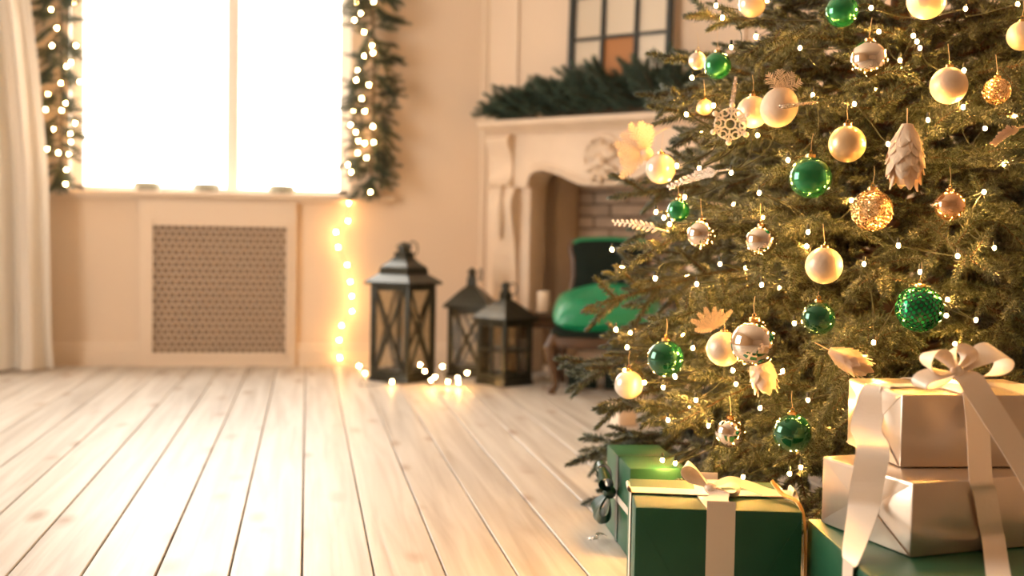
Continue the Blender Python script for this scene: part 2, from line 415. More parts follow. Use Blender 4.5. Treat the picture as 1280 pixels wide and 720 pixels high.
MB().box((GX0-.01, -.012, GZ0-.01), (GX1+.01, -.006, GZ1+.01)).build('backing', M_grilleback, rc, smooth=False)

# curtain
def curtain():
    nz, nx = 26, 150; v = []; f = []
    for i in range(nz+1):
        z = .012 + (2.95-.012)*i/nz
        xr = np.interp(z, [0, .25, 1.0, 1.5, 1.9, 2.95], [-1.262, -1.272, -1.29, -1.335, -1.385, -1.46])
        xl = -2.2
        for j in range(nx+1):
            t = j/nx; x = xl+(xr-xl)*t
            q = 2*PI*6.5*t + .5*math.sin(3*t+z)
            amp = .05*(1-.25*z/3)
            y = 6.17 + amp*math.sin(q) + .014*math.sin(2.3*q+z*1.5) - .05*max(0, .12-z)/.12*math.sin(9*t+1)
            v.append((x + .012*math.cos(q*.7+z*2)*(1-t), y, z))
    w_ = nx+1
    for i in range(nz):
        for j in range(nx): f.append((i*w_+j, i*w_+j+1, (i+1)*w_+j+1, (i+1)*w_+j))
    n = len(v); v2 = [(a, b+.0018, c) for a, b, c in v]
    f2 = [tuple(k+n for k in q[::-1]) for q in f]
    e = [(i*w_+nx, i*w_+nx+n, (i+1)*w_+nx+n, (i+1)*w_+nx) for i in range(nz)] + [(j, j+1, j+1+n, j+n) for j in range(nx)]
    return MB().add(v+v2, f+f2+e)
cu = thing('curtain', 'floor-length cream white curtain hanging in soft folds beside the window', 'curtain', (0, 0, 0))
curtain().build('curtain_cloth', M_curtain, cu)
MB().tube([(-2.25, 6.17, 2.97), (.9, 6.17, 2.97)], .014, 10).build('curtain_rod', M_white, cu)

# ================================================================== FIREPLACE (corner wall frame: u, -o, z)
fp = thing('fireplace', 'carved pale stone fireplace with curved lintel and brick firebox in the corner', 'fireplace', (0, 0, 0))
fp.matrix_world = MDG
SC = .88
def mir(poly): return [(2*SC-x, z) for x, z in poly][::-1]
prof = [(0, 1.262), (-.205, 1.262), (-.215, 1.275), (-.245, 1.283), (-.262, 1.296), (-.285, 1.303), (-.292, 1.312), (-.292, 1.326), (-.285, 1.333), (0, 1.333)]
n = len(prof); u0, u1 = .165, 2*SC-.165
v = [(u0 + (.0 if y < -.26 else .02), y, z) for y, z in prof] + [(u1 - (.0 if y < -.26 else .02), y, z) for y, z in prof]
MB().add(v, [tuple(range(n)), tuple(range(n, 2*n))] + [(i, (i+1) % n, (i+1) % n+n, i+n) for i in range(n)]).build('mantel_shelf', M_stone, fp)
low = [(.42, .985), (.425, 1.02), (.445, 1.05), (.475, 1.066), (.52, 1.07), (.57, 1.062), (.63, 1.042), (.69, 1.016), (.74, .997), (.78, .988), (SC, .985)]
edge = low + mir(low)[1:]
poly = edge + [(2*SC-.20, .985), (2*SC-.20, 1.262), (.20, 1.262), (.20, .985)]
fr = MB().prism(poly, -.185, -.0).build('lintel', M_stone, fp, smooth=False)
mb = MB(); mb.tube([(x, -.186, z+.012) for x, z in edge], .013, 8)
mb.tube([(x, -.186, z+.040) for x, z in edge[2:-2]], .006, 6)
mb.build('lintel_moulding', M_stone, fr)
# cartouche: shell with petals and a raised ring
mb = MB()
for k in range(9):
    a = R(20 + 140*k/8); L_ = .075 if k % 2 else .085
    mb.ball(1, 12, Matrix.Translation((SC+math.cos(a)*L_*.75, -.205, 1.115+math.sin(a)*L_*.75)) @ Matrix.Rotation(-a, 4, 'Y') @ Matrix.Diagonal((L_*.55, .022, .014, 1)))
for k in range(5):
    a = R(-160 + 140*k/4)
    mb.ball(1, 12, Matrix.Translation((SC+math.cos(a)*.055, -.205, 1.10+math.sin(a)*.07)) @ Matrix.Rotation(-a, 4, 'Y') @ Matrix.Diagonal((.045, .024, .016, 1)))
mb.ball(1, 16, Matrix.Translation((SC, -.208, 1.108)) @ Matrix.Diagonal((.028, .026, .03, 1)))
mb.build('cartouche', M_stone, fr)
mb = MB(); mb.tube([(SC+.105*math.cos(a), -.188, 1.135+.105*math.sin(a)) for a in np.linspace(R(-20), R(200), 24)], [.004]+[.013]*22+[.004], 8)
mb.build('cartouche_scroll', M_stone, fr)
for sgn in (0, 1):
    ux = (lambda u: 2*SC-u) if sgn else (lambda u: u)
    pr = [(0, 0), (-.235, 0), (-.235, .10), (-.215, .115), (-.20, .14), (-.178, .25), (-.17, .40), (-.178, .55), (-.20, .70), (-.228, .82), (-.238, .88), (-.232, .93), (-.21, .965), (-.205, .985), (0, .985)]
    a, b = ux(.205), ux(.355); n = len(pr)
    v = [(a, y, z) for y, z in pr] + [(b, y, z) for y, z in pr]
    pl = MB().add(v, [tuple(range(n)), tuple(range(n, 2*n))] + [(i, (i+1) % n, (i+1) % n+n, i+n) for i in range(n)]).build('pilaster', M_stone, fp)
    lo, hi = sorted((ux(.35), ux(.42)))
    MB().rbox((lo, -.15, 0), (hi, 0, .99), .006).build('pilaster_return', M_stone, fp)
    lo, hi = sorted((ux(.185), ux(.375)))
    MB().rbox((lo, -.25, 0), (hi, 0, .085), .008).build('plinth', M_stone, pl)
    # capital: scroll console under the shelf
    cp = [(0, .985), (-.205, .985), (-.225, .995), (-.232, 1.01), (-.215, 1.025), (-.20, 1.06), (-.20, 1.11), (-.215, 1.16), (-.245, 1.20), (-.255, 1.235), (-.235, 1.262), (0, 1.262)]
    n = len(cp); a, b = ux(.195), ux(.335)
    v = [(a, y, z) for y, z in cp] + [(b, y, z) for y, z in cp]
    MB().add(v, [tuple(range(n)), tuple(range(n, 2*n))] + [(i, (i+1) % n, (i+1) % n+n, i+n) for i in range(n)]).build('capital', M_stone, fp)
    MB().tube([(ux(.28), -.245+.02*abs(t), 1.0-.30*(t+1)/2) for t in np.linspace(-1, 1, 8)], [.006, .018, .026, .03, .028, .022, .014, .004], 10).build('acanthus_drop', M_stone, pl)
# firebox
FD = .34
MB().box((FO0-.03, .0, 0), (FO0, FD, FOZ+.05)).box((FO1, 0, 0), (FO1+.03, FD, FOZ+.05)).box((FO0, 0, FOZ), (FO1, FD, FOZ+.05)).box((FO0, .0, -.02), (FO1, FD, .03)).build('firebox_lining', M_stone, fp, smooth=False)
bk = MB().box((FO0, FD-.006, 0), (FO1, FD+.03, FOZ+.05)).build('firebox_back', M_mortar, fp, smooth=False)
bh, bl, jt = .058, .205, .010
bme = MB().rbox((0, -.012, 0), (bl, 0, bh), .004, seg=1).mesh('brick', M_brick, False)
bme2 = MB().rbox((0, -.012, 0), (bl*.48, 0, bh), .004, seg=1).mesh('half_brick', M_brick, False)
z = .035; row = 0
while z < FOZ:
    x = FO0+.004; first = row % 2
    while x < FO1-.05:
        me = bme2 if (first or x+bl > FO1) else bme
        wdt = bl*.48 if me is bme2 else bl
        if x+wdt > FO1: break
        link('brick', me, bk, (x, FD-.006+random.uniform(-.003, .003), z)); x += wdt+jt; first = False
    z += bh+jt; row += 1

# mirror in a black window frame, standing on the mantel against the wall
mr_ = thing('window_mirror', 'black grid-framed mirror with small panes above the fireplace', 'mirror'); mr_.matrix_world = MDG @ Matrix.Translation((SC+.012, -.062, 1.3332)) @ Matrix.Rotation(R(-2.0), 4, 'X')
mw, mh, t = .60, .95, .030
mb = MB()
for a, b in (((-mw/2, -.035, 0), (-mw/2+t, 0, mh)), ((mw/2-t, -.035, 0), (mw/2, 0, mh)), ((-mw/2+t, -.035, 0), (mw/2-t, 0, t)), ((-mw/2+t, -.035, mh-t), (mw/2-t, 0, mh))): mb.rbox(a, b, .005)
mb.build('mirror_frame', M_black, mr_)
xs = [-mw/2+t, -.098, .098, mw/2-t]; zs = [t, .205, .42, .64, mh-t]
for x in xs[1:3]: MB().rbox((x-.010, -.030, t), (x+.010, -.004, mh-t), .004).build('muntin', M_black, mr_)
for zz in zs[1:4]: MB().rbox((-mw/2+t, -.031, zz-.008), (mw/2-t, -.004, zz+.008), .004).build('muntin', M_black, mr_)
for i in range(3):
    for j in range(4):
        o = MB().box((xs[i]+.006, -.010, zs[j]+.005), (xs[i+1]-.006, -.006, zs[j+1]-.005)).build('pane', M_reflection if (i, j) == (1, 1) else M_mirror, mr_, smooth=False)
        if (i, j) == (1, 1): o['label'] = 'mirror pane painted with an orange reflection'

# ================================================================== FIR SPRIGS
def needles(mb_v, mb_f, p0, d, length, dens, nl, nw, bend=0.0, flat=0.75, a0=60, a1=24):
    n = max(6, int(length*dens)); d = np.array(d)/np.linalg.norm(d)
    up = np.array([0, 0, 1.0]); s = np.cross(d, up); ln = np.linalg.norm(s)
    s = s/ln if ln > 1e-4 else np.array([1.0, 0, 0]); u = np.cross(s, d)
    t = np.linspace(0.02, 1.0, n); ph = np.arange(n)*2.39996 + rng.uniform(0, .5, n)
    base = p0 + np.outer(t*length, d) + np.outer(bend*length*t*t, up)
    ang = np.radians(a0+(a1-a0)*t**2 + rng.uniform(-9, 9, n))
    perp = np.outer(np.cos(ph), s) + np.outer(np.sin(ph)*flat, u)
    perp /= np.linalg.norm(perp, axis=1)[:, None]
    dr = d*np.cos(ang)[:, None] + perp*np.sin(ang)[:, None]
    L_ = nl*rng.uniform(.75, 1.1, n)*(1-.35*t**4)
    tip = base + dr*L_[:, None] + up*(-.002)
    q = np.cross(dr, d); q /= (np.linalg.norm(q, axis=1)[:, None]+1e-9); r_ = np.cross(q, dr)
    mid = base + dr*(L_*.35)[:, None]
    h = nw/2
    V = np.stack([mid+q*h, mid-q*h*.6+r_*h*.8, mid-q*h*.6-r_*h*.8, tip, base], 1).reshape(-1, 3)
    o = sum(len(x) for x in mb_v); idx = np.arange(n)*5+o
    Fc = np.concatenate([np.stack([idx, idx+1, idx+3], 1), np.stack([idx+1, idx+2, idx+3], 1), np.stack([idx+2, idx, idx+3], 1),
                         np.stack([idx+1, idx, idx+4], 1), np.stack([idx+2, idx+1, idx+4], 1), np.stack([idx, idx+2, idx+4], 1)])
    mb_v.append(V); mb_f.append(Fc)
def np_mesh(name, vs, fs, m):
    V = np.concatenate(vs).astype(np.float32); Fc = np.concatenate(fs).astype(np.int32)
    me = bpy.data.meshes.new(name); me.vertices.add(len(V)); me.vertices.foreach_set('co', V.ravel())
    me.loops.add(Fc.size); me.loops.foreach_set('vertex_index', Fc.ravel())
    me.polygons.add(len(Fc)); me.polygons.foreach_set('loop_start', np.arange(len(Fc), dtype=np.int32)*3)
    me.update(calc_edges=True); me.validate(); me.materials.append(m); return me

def sprig(length, m, nl=.03, dens=700, nw=.003, twigs=2):
    vs, fs = [], []; mb = MB()
    segs = [(np.zeros(3), np.array([1, 0, 0.0]), length, -.12)]
    for k in range(twigs):
        for sg in (-1, 1):
            tt = .22+.3*k+rng.uniform(-.05, .05); a = sg*R(rng.uniform(32, 52))
            d = np.array([math.cos(a), math.sin(a), rng.uniform(-.2, .25)])
            segs.append((np.array([tt*length, 0, -.12*length*tt*tt]), d, length*rng.uniform(.38, .55), -.08))
    for p, d, l, b in segs:
        needles(vs, fs, p, d, l, dens, nl, nw, b)
        mb.tube([p + d*l*t + np.array([0, 0, b*l*t*t]) for t in (0, .5, 1)], [.0028, .002, .001], 5)
    return mb.mesh('sprig', M_wood), np_mesh('needles', vs, fs, m)
def place_sprig(parent, pair, p, d, roll=0.0, s=1.0):
    d = Vector(d).normalized(); q = d.to_track_quat('X', 'Z').to_matrix().to_4x4()
    M = Matrix.Translation(p) @ q @ Matrix.Rotation(roll, 4, 'X') @ Matrix.Scale(s, 4)
    o = link('sprig', pair[0], parent, M=M); link('needles', pair[1], o); return o

def hang_garland(label, xc, width, zlo, zhi, n, seedx):
    g = thing('window_garland', label, 'garland', (xc, YW-.10, zlo)); rr = random.Random(seedx)
    MB().tube([(.01*math.sin(6*t), 0, t*(zhi-zlo)) for t in np.linspace(0, 1, 20)], .007, 6).build('stem', M_wood, g)
    vs = [sprig(.20, M_garland, .032, 520, .0042) for _ in range(4)]
    for k in range(n):
        z = (zhi-zlo)*((k+.5)/n) + .03; sd = rr.choice((-1, 1)) if k % 3 else 0
        sx = (1 if k % 2 else -1)*rr.uniform(.35, 1.0)
        place_sprig(g, rr.choice(vs), (0, -.01, z), (sx*width, -rr.uniform(.0, .55)*.5, -rr.uniform(-.25, .9)*.5), rr.uniform(-.8, .8), rr.uniform(.8, 1.15)*width/.5)
    for k in range(4):
        place_sprig(g, vs[k % 4], (0, -.01, .05), ((k-1.5)*.18, -.1, -.6), 0, .62)
    return g
hang_garland('fir garland with warm lights hanging between the window and the fireplace', .335, .44, .98, 2.75, 88, 1)
hang_garland('fir garland with warm lights hanging behind the curtain edge', -1.265, .38, .98, 2.75, 84, 2)

mg = thing('mantel_garland', 'dark fir garland lying along the stone mantel shelf', 'garland'); mg.matrix_world = MDG @ Matrix.Translation((SC, -.19, 1.335))
MB().tube([(-.66+1.34*t, .03*math.sin(7*t), .02) for t in np.linspace(0, 1, 16)], .008, 6).build('stem', M_wood, mg)
vs_m = [sprig(.20, M_garland, .034, 600, .0046) for _ in range(4)]
rr = random.Random(5)
def verts_np(me):
    a = np.empty(len(me.vertices)*3, np.float32); me.vertices.foreach_get('co', a); return a.reshape(-1, 3)
vnp = {p[1].name: np.concatenate([verts_np(p[0]), verts_np(p[1])]) for p in vs_m}
for k in range(96):
    t = (k+.5)/96; x = -.57+1.25*t
    hgt = np.interp(t, [0, .08, .25, .5, .8, 1], [.10, .35, .75, 1.0, 1.0, .8])
    sx = -1 if x < 0.1 else (1 if rr.random() < .5 else -1)
    best = None
    for tr in range(8):                       # pick a lie that stays on the shelf, in front of the mirror
        pair = rr.choice(vs_m); p0 = Vector((x, rr.uniform(-.06, .03), .025)); sc_ = rr.uniform(.85, 1.25)*(.85+.4*hgt); ro = rr.uniform(-1, 1)
        d = Vector((sx*rr.uniform(.3, 1), rr.uniform(-.5, .10), rr.uniform(.0, 1.1)*hgt+.06)).normalized()
        m_ = np.array(d.to_track_quat('X', 'Z').to_matrix() @ Matrix.Rotation(ro, 3, 'X'))*sc_
        w3 = vnp[pair[1].name] @ m_.T + np.array(p0)
        back = max(0, w3[:, 1].max()-.082); low = max(0, .002-w3[w3[:, 1] > -.115][:, 2].min()) if (w3[:, 1] > -.115).any() else 0
        if best is None or back+low < best[0]: best = (back+low, pair, p0+Vector((0, -back, min(low, .07))), d, ro, sc_)
    place_sprig(mg, best[1], best[2], best[3], best[4], best[5])

# ================================================================== STRING LIGHTS
def ico_mesh(name, r, m):
    bm = bmesh.new(); bmesh.ops.create_icosphere(bm, subdivisions=2, radius=r)
    for v in bm.verts: v.co.z *= 1.25
    me = bpy.data.meshes.new(name); bm.to_mesh(me); bm.free(); me.materials.append(m)
    me.polygons.foreach_set('use_smooth', [True]*len(me.polygons)); return me
bulb_room = ico_mesh('bulb', .0050, M_bulbr); bulb_tree = ico_mesh('bulb', .0036, M_bulb)
socket_me = MB().lathe([(.0026, 0), (.003, .004), (.003, .010), (.0018, .012)], 8).mesh('socket', M_wire)
def light_string(label, pts, bulb, wire_r=.0014, sag=.02, inward=None, vias=(), clear=None):
    """vias: indices of points where the wire only passes; clear: pushes a wire point out of things it must go round"""
    s = thing('string_lights', label, 'string lights', pts[0]); o = Vector(pts[0])
    path = []; nst = 4 if clear is None else 14
    for a, b in zip(pts, pts[1:]):
        a = Vector(a)-o; b = Vector(b)-o
        for st in range(nst):
            t = st/nst; p = a.lerp(b, t); k = 4*t*(1-t)
            if inward is not None: p = p + inward(p+o)*(k*sag)
            else: p.z = max(p.z - k*sag*min(1, (b-a).length*4), min(p.z, .003-o.z))
            if clear is not None: p = clear(p+o)-o
            path.append(p)
    path.append(Vector(pts[-1])-o)
    MB().tube(path, wire_r, 5).build('wire', M_wire, s)
    for i, p in enumerate(pts):
        if i in vias: continue
        b = link('bulb', bulb, s, loc=Vector(p)-o)
        link('socket', socket_me, b, loc=(0, 0, .004))
    return s
gr_px = [(463,240),(439,215),(435,206),(458,197),(447,191),(456,179),(467,178),(448,176),(445,165),(466,158),(438,156),(441,139),(456,139),(452,123),(461,106),(445,100),(447,88),(455,70),(466,66),(465,57),(455,40),(443,25),(451,17),(467,2),(445,2)]
gl_px = [(82,230),(83,212),(86,193),(73,191),(59,186),(89,177),(88,167),(67,161),(107,162),(94,154),(77,138),(57,137),(82,129),(60,117),(76,104),(100,102),(83,83),(89,78),(65,57),(95,57),(71,35),(64,12),(92,4)]
light_string('string of warm bulbs wound down the garland nearest the fireplace', [onp(x, y, (0, YW-.19+.05*((i*7) % 5)/5, 0), (0, 1, 0)) for i, (x, y) in enumerate(gr_px)], bulb_room)
light_string('string of warm bulbs wound down the garland beside the curtain', [onp(x, y, (0, YW-.19+.05*((i*7) % 5)/5, 0), (0, 1, 0)) for i, (x, y) in enumerate(gl_px)], bulb_room)
wall_px = [(436,254),(435,276),(420,290),(423,309),(434,331),(438,352),(440,370),(440,389),(427,407),(424,425),(425,447)]
pts = [onp(x, y, (0, YW-.055, 0), (0, 1, 0)) for x, y in wall_px]
fl_px = [(449,458),(456,467),(490,477),(525,456),(531,464),(539,475),(544,471),(553,458),(560,477),(572,472),(573,478),(584,466)]
fpts = [onz(449, 458, .006), onz(456, 467, .006), atd(449, 484, 5.47)] + [onp(x, y, atd(540, 480, 5.49), FW) for x, y in fl_px[2:]]
for p in fpts: p.z = max(p.z, .008)
light_string('string of warm bulbs trailing down the wall and heaped on the floor by the lanterns', pts+fpts, bulb_room, sag=.012, vias=(len(pts)+2,))

# ================================================================== LANTERNS
def lantern(label, px, py, w, hb, hr, rot, style, steps):
    p = onz(px, py); g = thing('lantern', label, 'lantern', (p.x, p.y, 0), rot); h = w/2
    MB().rbox((-h*1.06, -h*1.06, .0), (h*1.06, h*1.06, .022), .005).rbox((-h, -h, .022), (h, h, .040), .004).build('base', M_bronze, g)
    pt = .012
    for sx in (-1, 1):
        for sy in (-1, 1):
            cx, cy = sx*(h-pt), sy*(h-pt)
            MB().rbox((cx-pt, cy-pt, .035), (cx+pt, cy+pt, hb), .003).build('post', M_bronze, g)
    for k in range(4):
        M = Matrix.Rotation(k*PI/2, 4, 'Z'); y = -h+.010; a = h-2*pt; z0, z1 = .04, hb-.012
        MB().box((-a, y-.001, z0), (a, y+.001, z1), M).build('glass_pane', M_lglass, g, smooth=False)
        if style == 'x':
            for s in (-1, 1):
                MB().tube([(-a*s, y-.004, z0), (a*s, y-.004, z1)], .0085, 6, M=M).build('cross_bar', M_bronze, g)
        else:
            MB().tube([(0, y-.004, z0), (0, y-.004, z1)], .007, 6, M=M).build('cross_bar', M_bronze, g)
            MB().tube([(-a, y-.004, (z0+z1)/2), (a, y-.004, (z0+z1)/2)], .007, 6, M=M).build('cross_bar', M_bronze, g)
        MB().box((-a, y-.006, hb-.030), (a, y+.006, hb), M).build('rail', M_bronze, g, smooth=False); MB().box((-a, y-.006, .04), (a, y+.006, .056), M).build('rail', M_bronze, g, smooth=False)
    mb = MB(); ring = []
    for (s, z) in steps:
        ring.append([(sx*h*s, sy*h*s, hb+z*hr) for sx, sy in ((-1, -1), (1, -1), (1, 1), (-1, 1))])
    v = [q for r_ in ring for q in r_]; f = [(3, 2, 1, 0), tuple(len(v)-4+j for j in range(4))]
    for i in range(len(ring)-1):
        for j in range(4): f.append((i*4+j, i*4+(j+1) % 4, (i+1)*4+(j+1) % 4, (i+1)*4+j))
    rf = mb.add(v, f).build('roof', M_bronze, g, smooth=False)
    ct = hb+hr*steps[-1][1]; cr = h*steps[-1][0]
    MB().lathe([(cr*.95, ct-.004), (cr*.95, ct+.022), (cr*1.25, ct+.024), (cr*1.25, ct+.030), (cr*.7, ct+.042), (cr*.15, ct+.050)], 14).build('chimney_cap', M_bronze, g)
    rad = h*.42
    MB().tube([(rad*1.1, rad*math.cos(a)*.8, ct-.01+rad*.55+rad*math.sin(a)*.75) for a in np.linspace(0, 2*PI, 20)], .0035, 6).build('carry_ring', M_bronze, g)
    return g
ST1 = [(1.16, -.01), (1.19, .0), (1.19, .06), (.92, .20), (.74, .28), (.74, .36), (.70, .46), (.42, .62), (.34, .70), (.30, .72), (.30, .86)]
ST2 = [(1.16, -.01), (1.20, .0), (1.20, .07), (.88, .26), (.52, .46), (.40, .52), (.22, .60), (.20, .84)]
lantern('tall dark bronze lantern with crossed side bars, standing by the light string', 503, 475, .232, .478, .185, R(-42), 'x', ST1)
lantern('mid-sized dark lantern with a knobbed roof, behind the smallest lantern', 588, 469, .20, .355, .185, R(-22), 'x', ST2)
lantern('small dark lantern with square-paned sides, beside the chair', 630, 480, .195, .315, .165, R(-55), 'grid', ST2)

# bowls on the window sill
for (px, lab) in ((184, 'small grey-green bowl on the sill, the one nearest the curtain'), (258, 'small grey-green bowl on the sill, between two others'), (352, 'small grey-green bowl on the sill, the one nearest the fireplace')):
    q = onp(px, 236, (0, YW+.02, 0), (0, 1, 0))
    b = thing('tealight_bowl', lab, 'bowl', (q.x, YW+.02, .936), 0, 'bowls on the window sill')
    MB().lathe([(.045, 0), (.068, .010), (.074, .028), (.066, .046), (.060, .046), (.066, .028), (.05, .012), (.0, .010)], 24).build('bowl', M_ceramic, b)
    MB().lathe([(.024, .010), (.024, .034), (.0, .034)], 14).build('tealight', M_candle, b)

# ================================================================== CHAIR, CUSHION, STOOL, CANDLE
lx = Vector((.95, -.30, 0)).normalized()
fdir = Vector((-.30, -.95, 0)).normalized()
leg0 = onz(692, 492)
cc = leg0 + lx*.23 - fdir*.20
chm = frame_m((cc.x, cc.y, 0), lx, -fdir, (0, 0, 1))        # local x = chair side, y = to the back, z up
ch = thing('low_chair', 'low antique chair with dark green velvet back and curved wooden legs', 'chair'); ch.matrix_world = chm
MB().rbox((-.25, -.22, .245), (.25, .20, .300), .022, seg=3).build('seat', M_velvet, ch)
mb = MB(); mb.rbox((-.255, -.232, .215), (.255, -.205, .262), .008).rbox((-.255, .18, .215), (.255, .205, .262), .008).rbox((-.262, -.225, .215), (-.24, .2, .262), .008).rbox((.24, -.225, .215), (.262, .2, .262), .008)
mb.build('seat_rail', M_cwood, ch)
for sx in (-1, 1):
    MB().tube([(sx*x, -y, z) for x, y, z in ((.228, .20, .262), (.25, .225, .21), (.245, .22, .16), (.225, .20, .09), (.222, .20, .04), (.238, .222, .012), (.246, .232, 0))], [.026, .030, .024, .017, .014, .018, .016], 10).build('leg', M_cwood, ch)
    MB().tube([(sx*.22, .19, .24), (sx*.225, .21, .12), (sx*.23, .25, 0)], [.02, .017, .014], 8).build('leg', M_cwood, ch)
def backshape():
    # waisted, round-shouldered upholstered back, raked
    half = [(.215, .33), (.21, .38), (.185, .46), (.175, .54), (.18, .62), (.195, .675), (.19, .700), (.16, .715), (.08, .720), (0, .722)]
    return [(x, z) for x, z in half] + [(-x, z) for x, z in half[::-1][1:]]
bs = backshape()
MK = Matrix.Translation((0, .19, 0)) @ Matrix.Translation((0, 0, .3)) @ Matrix.Rotation(R(-12), 4, 'X') @ Matrix.Translation((0, 0, -.3))
mb = MB(); n = len(bs); c0 = Vector((0, 0, .54))
lay = [(-.0, 1.0), (-.03, .96), (-.042, .80), (-.046, .45)]
v = []
for y, s in lay: v += [(x*s, y, .54+(z-.54)*s) for x, z in bs]
f = [(i*n+j, i*n+(j+1) % n, (i+1)*n+(j+1) % n, (i+1)*n+j) for i in range(len(lay)-1) for j in range(n)] + [tuple((len(lay)-1)*n+j for j in range(n))]
v += [(x, .035, z) for x, z in bs]; o = len(lay)*n
f += [(j, (j+1) % n, o+(j+1) % n, o+j) for j in range(n)] + [tuple(o+j for j in range(n))]
mb.add(v, f, MK).build('backrest', M_velvet, ch)
MB().tube([(x*1.03, 0, .54+(z-.54)*1.03) for x, z in bs], .014, 8, M=MK).build('back_frame', M_cwood, ch)
MB().tube([(x*.98, -.012, .54+(z-.54)*1.0) for x, z in bs if z > .69], .014, 8, M=MK).build('top_edge', M_satin, ch)  # bright green tube along the top edge of the back

def pillow(w_, h_, t_, n=22):
    v = []; f = []
    for sd in (1, -1):
        for i in range(n+1):
            for j in range(n+1):
                a = -1+2*i/n; b = -1+2*j/n
                x = a*(1-.10*b*b*abs(a)**2); y = b*(1-.10*a*a*abs(b)**2)
                k = max(0, (1-abs(a)**2.6))**.55*max(0, (1-abs(b)**2.6))**.55
                v.append((x*w_/2, sd*k*t_/2*(1+.08*math.sin(5*a+3*b)), y*h_/2))
    o = (n+1)**2
    for s in (0, 1):
        for i in range(n):
            for j in range(n):
                q = [s*o+i*(n+1)+j, s*o+(i+1)*(n+1)+j, s*o+(i+1)*(n+1)+j+1, s*o+i*(n+1)+j+1]; f.append(tuple(q if s else q[::-1]))
    return MB().add(v, f)
cs = pillow(.50, .34, .19).build('cushion', M_satin)
tag(cs, 'shiny emerald green satin cushion lying on the low chair', 'cushion')
cs.matrix_world = chm @ Matrix.Translation((.0, -.085, .392)) @ Matrix.Rotation(R(-3), 4, 'Y') @ Matrix.Rotation(R(-68), 4, 'X')

sp = Vector((1.165, 5.735, 0))
stl = thing('wooden_stool', 'small wooden stool holding a pillar candle behind the low chair', 'stool', sp, R(-20))
MB().rbox((-.10, -.09, .315), (.10, .09, .345), .008).build('stool_top', M_cwood, stl)
for sx in (-1, 1):
    for sy in (-1, 1): MB().tube([(sx*.075, sy*.065, .32), (sx*.088, sy*.078, 0)], [.015, .011], 8).build('leg', M_dwood, stl)
for sy in (-1, 1): MB().rbox((-.085, sy*.07-.008, .27), (.085, sy*.07+.008, .315), .004).build('apron', M_cwood, stl)
cnd = thing('pillar_candle', 'short cream pillar candle standing on the wooden stool', 'candle', (sp.x+.01, sp.y-.02, .345))
MB().lathe([(.031, 0), (.032, .004), (.032, .100), (.029, .106), (.006, .101), (0, .101)], 20).build('wax', M_candle, cnd)
MB().tube([(0, 0, .10), (.001, 0, .113)], .0012, 5).build('wick', M_black, cnd)
q = onz(778, 531)
wb = thing('small_gift_box', 'small white gift box on the floor behind the tree branches', 'gift box', (q.x, q.y, 0), R(15))
MB().rbox((-.04, -.04, 0), (.04, .04, .085), .003).build('box', M_wpaper, wb)
MB().rbox((-.043, -.043, .07), (.043, .043, .092), .003).build('lid', M_wpaper, wb)
for i, (bx_, by_, hh) in enumerate(((-.115, .05, .10), (.06, .07, .13))):
    q = chm @ Vector((bx_, by_, 0))
    lg = thing('dark_box', ['low dark box on the floor under the chair, by its front leg', 'taller dark box on the floor under the chair, nearer the tree'][i], 'box', (q.x, q.y, 0), math.atan2(lx.y, lx.x))
    MB().rbox((-.07, -.04, 0), (.07, .04, hh*.8), .004).build('box_body', M_velvet, lg)
    MB().rbox((-.073, -.043, hh*.78), (.073, .043, hh), .003).build('lid', M_velvet, lg)

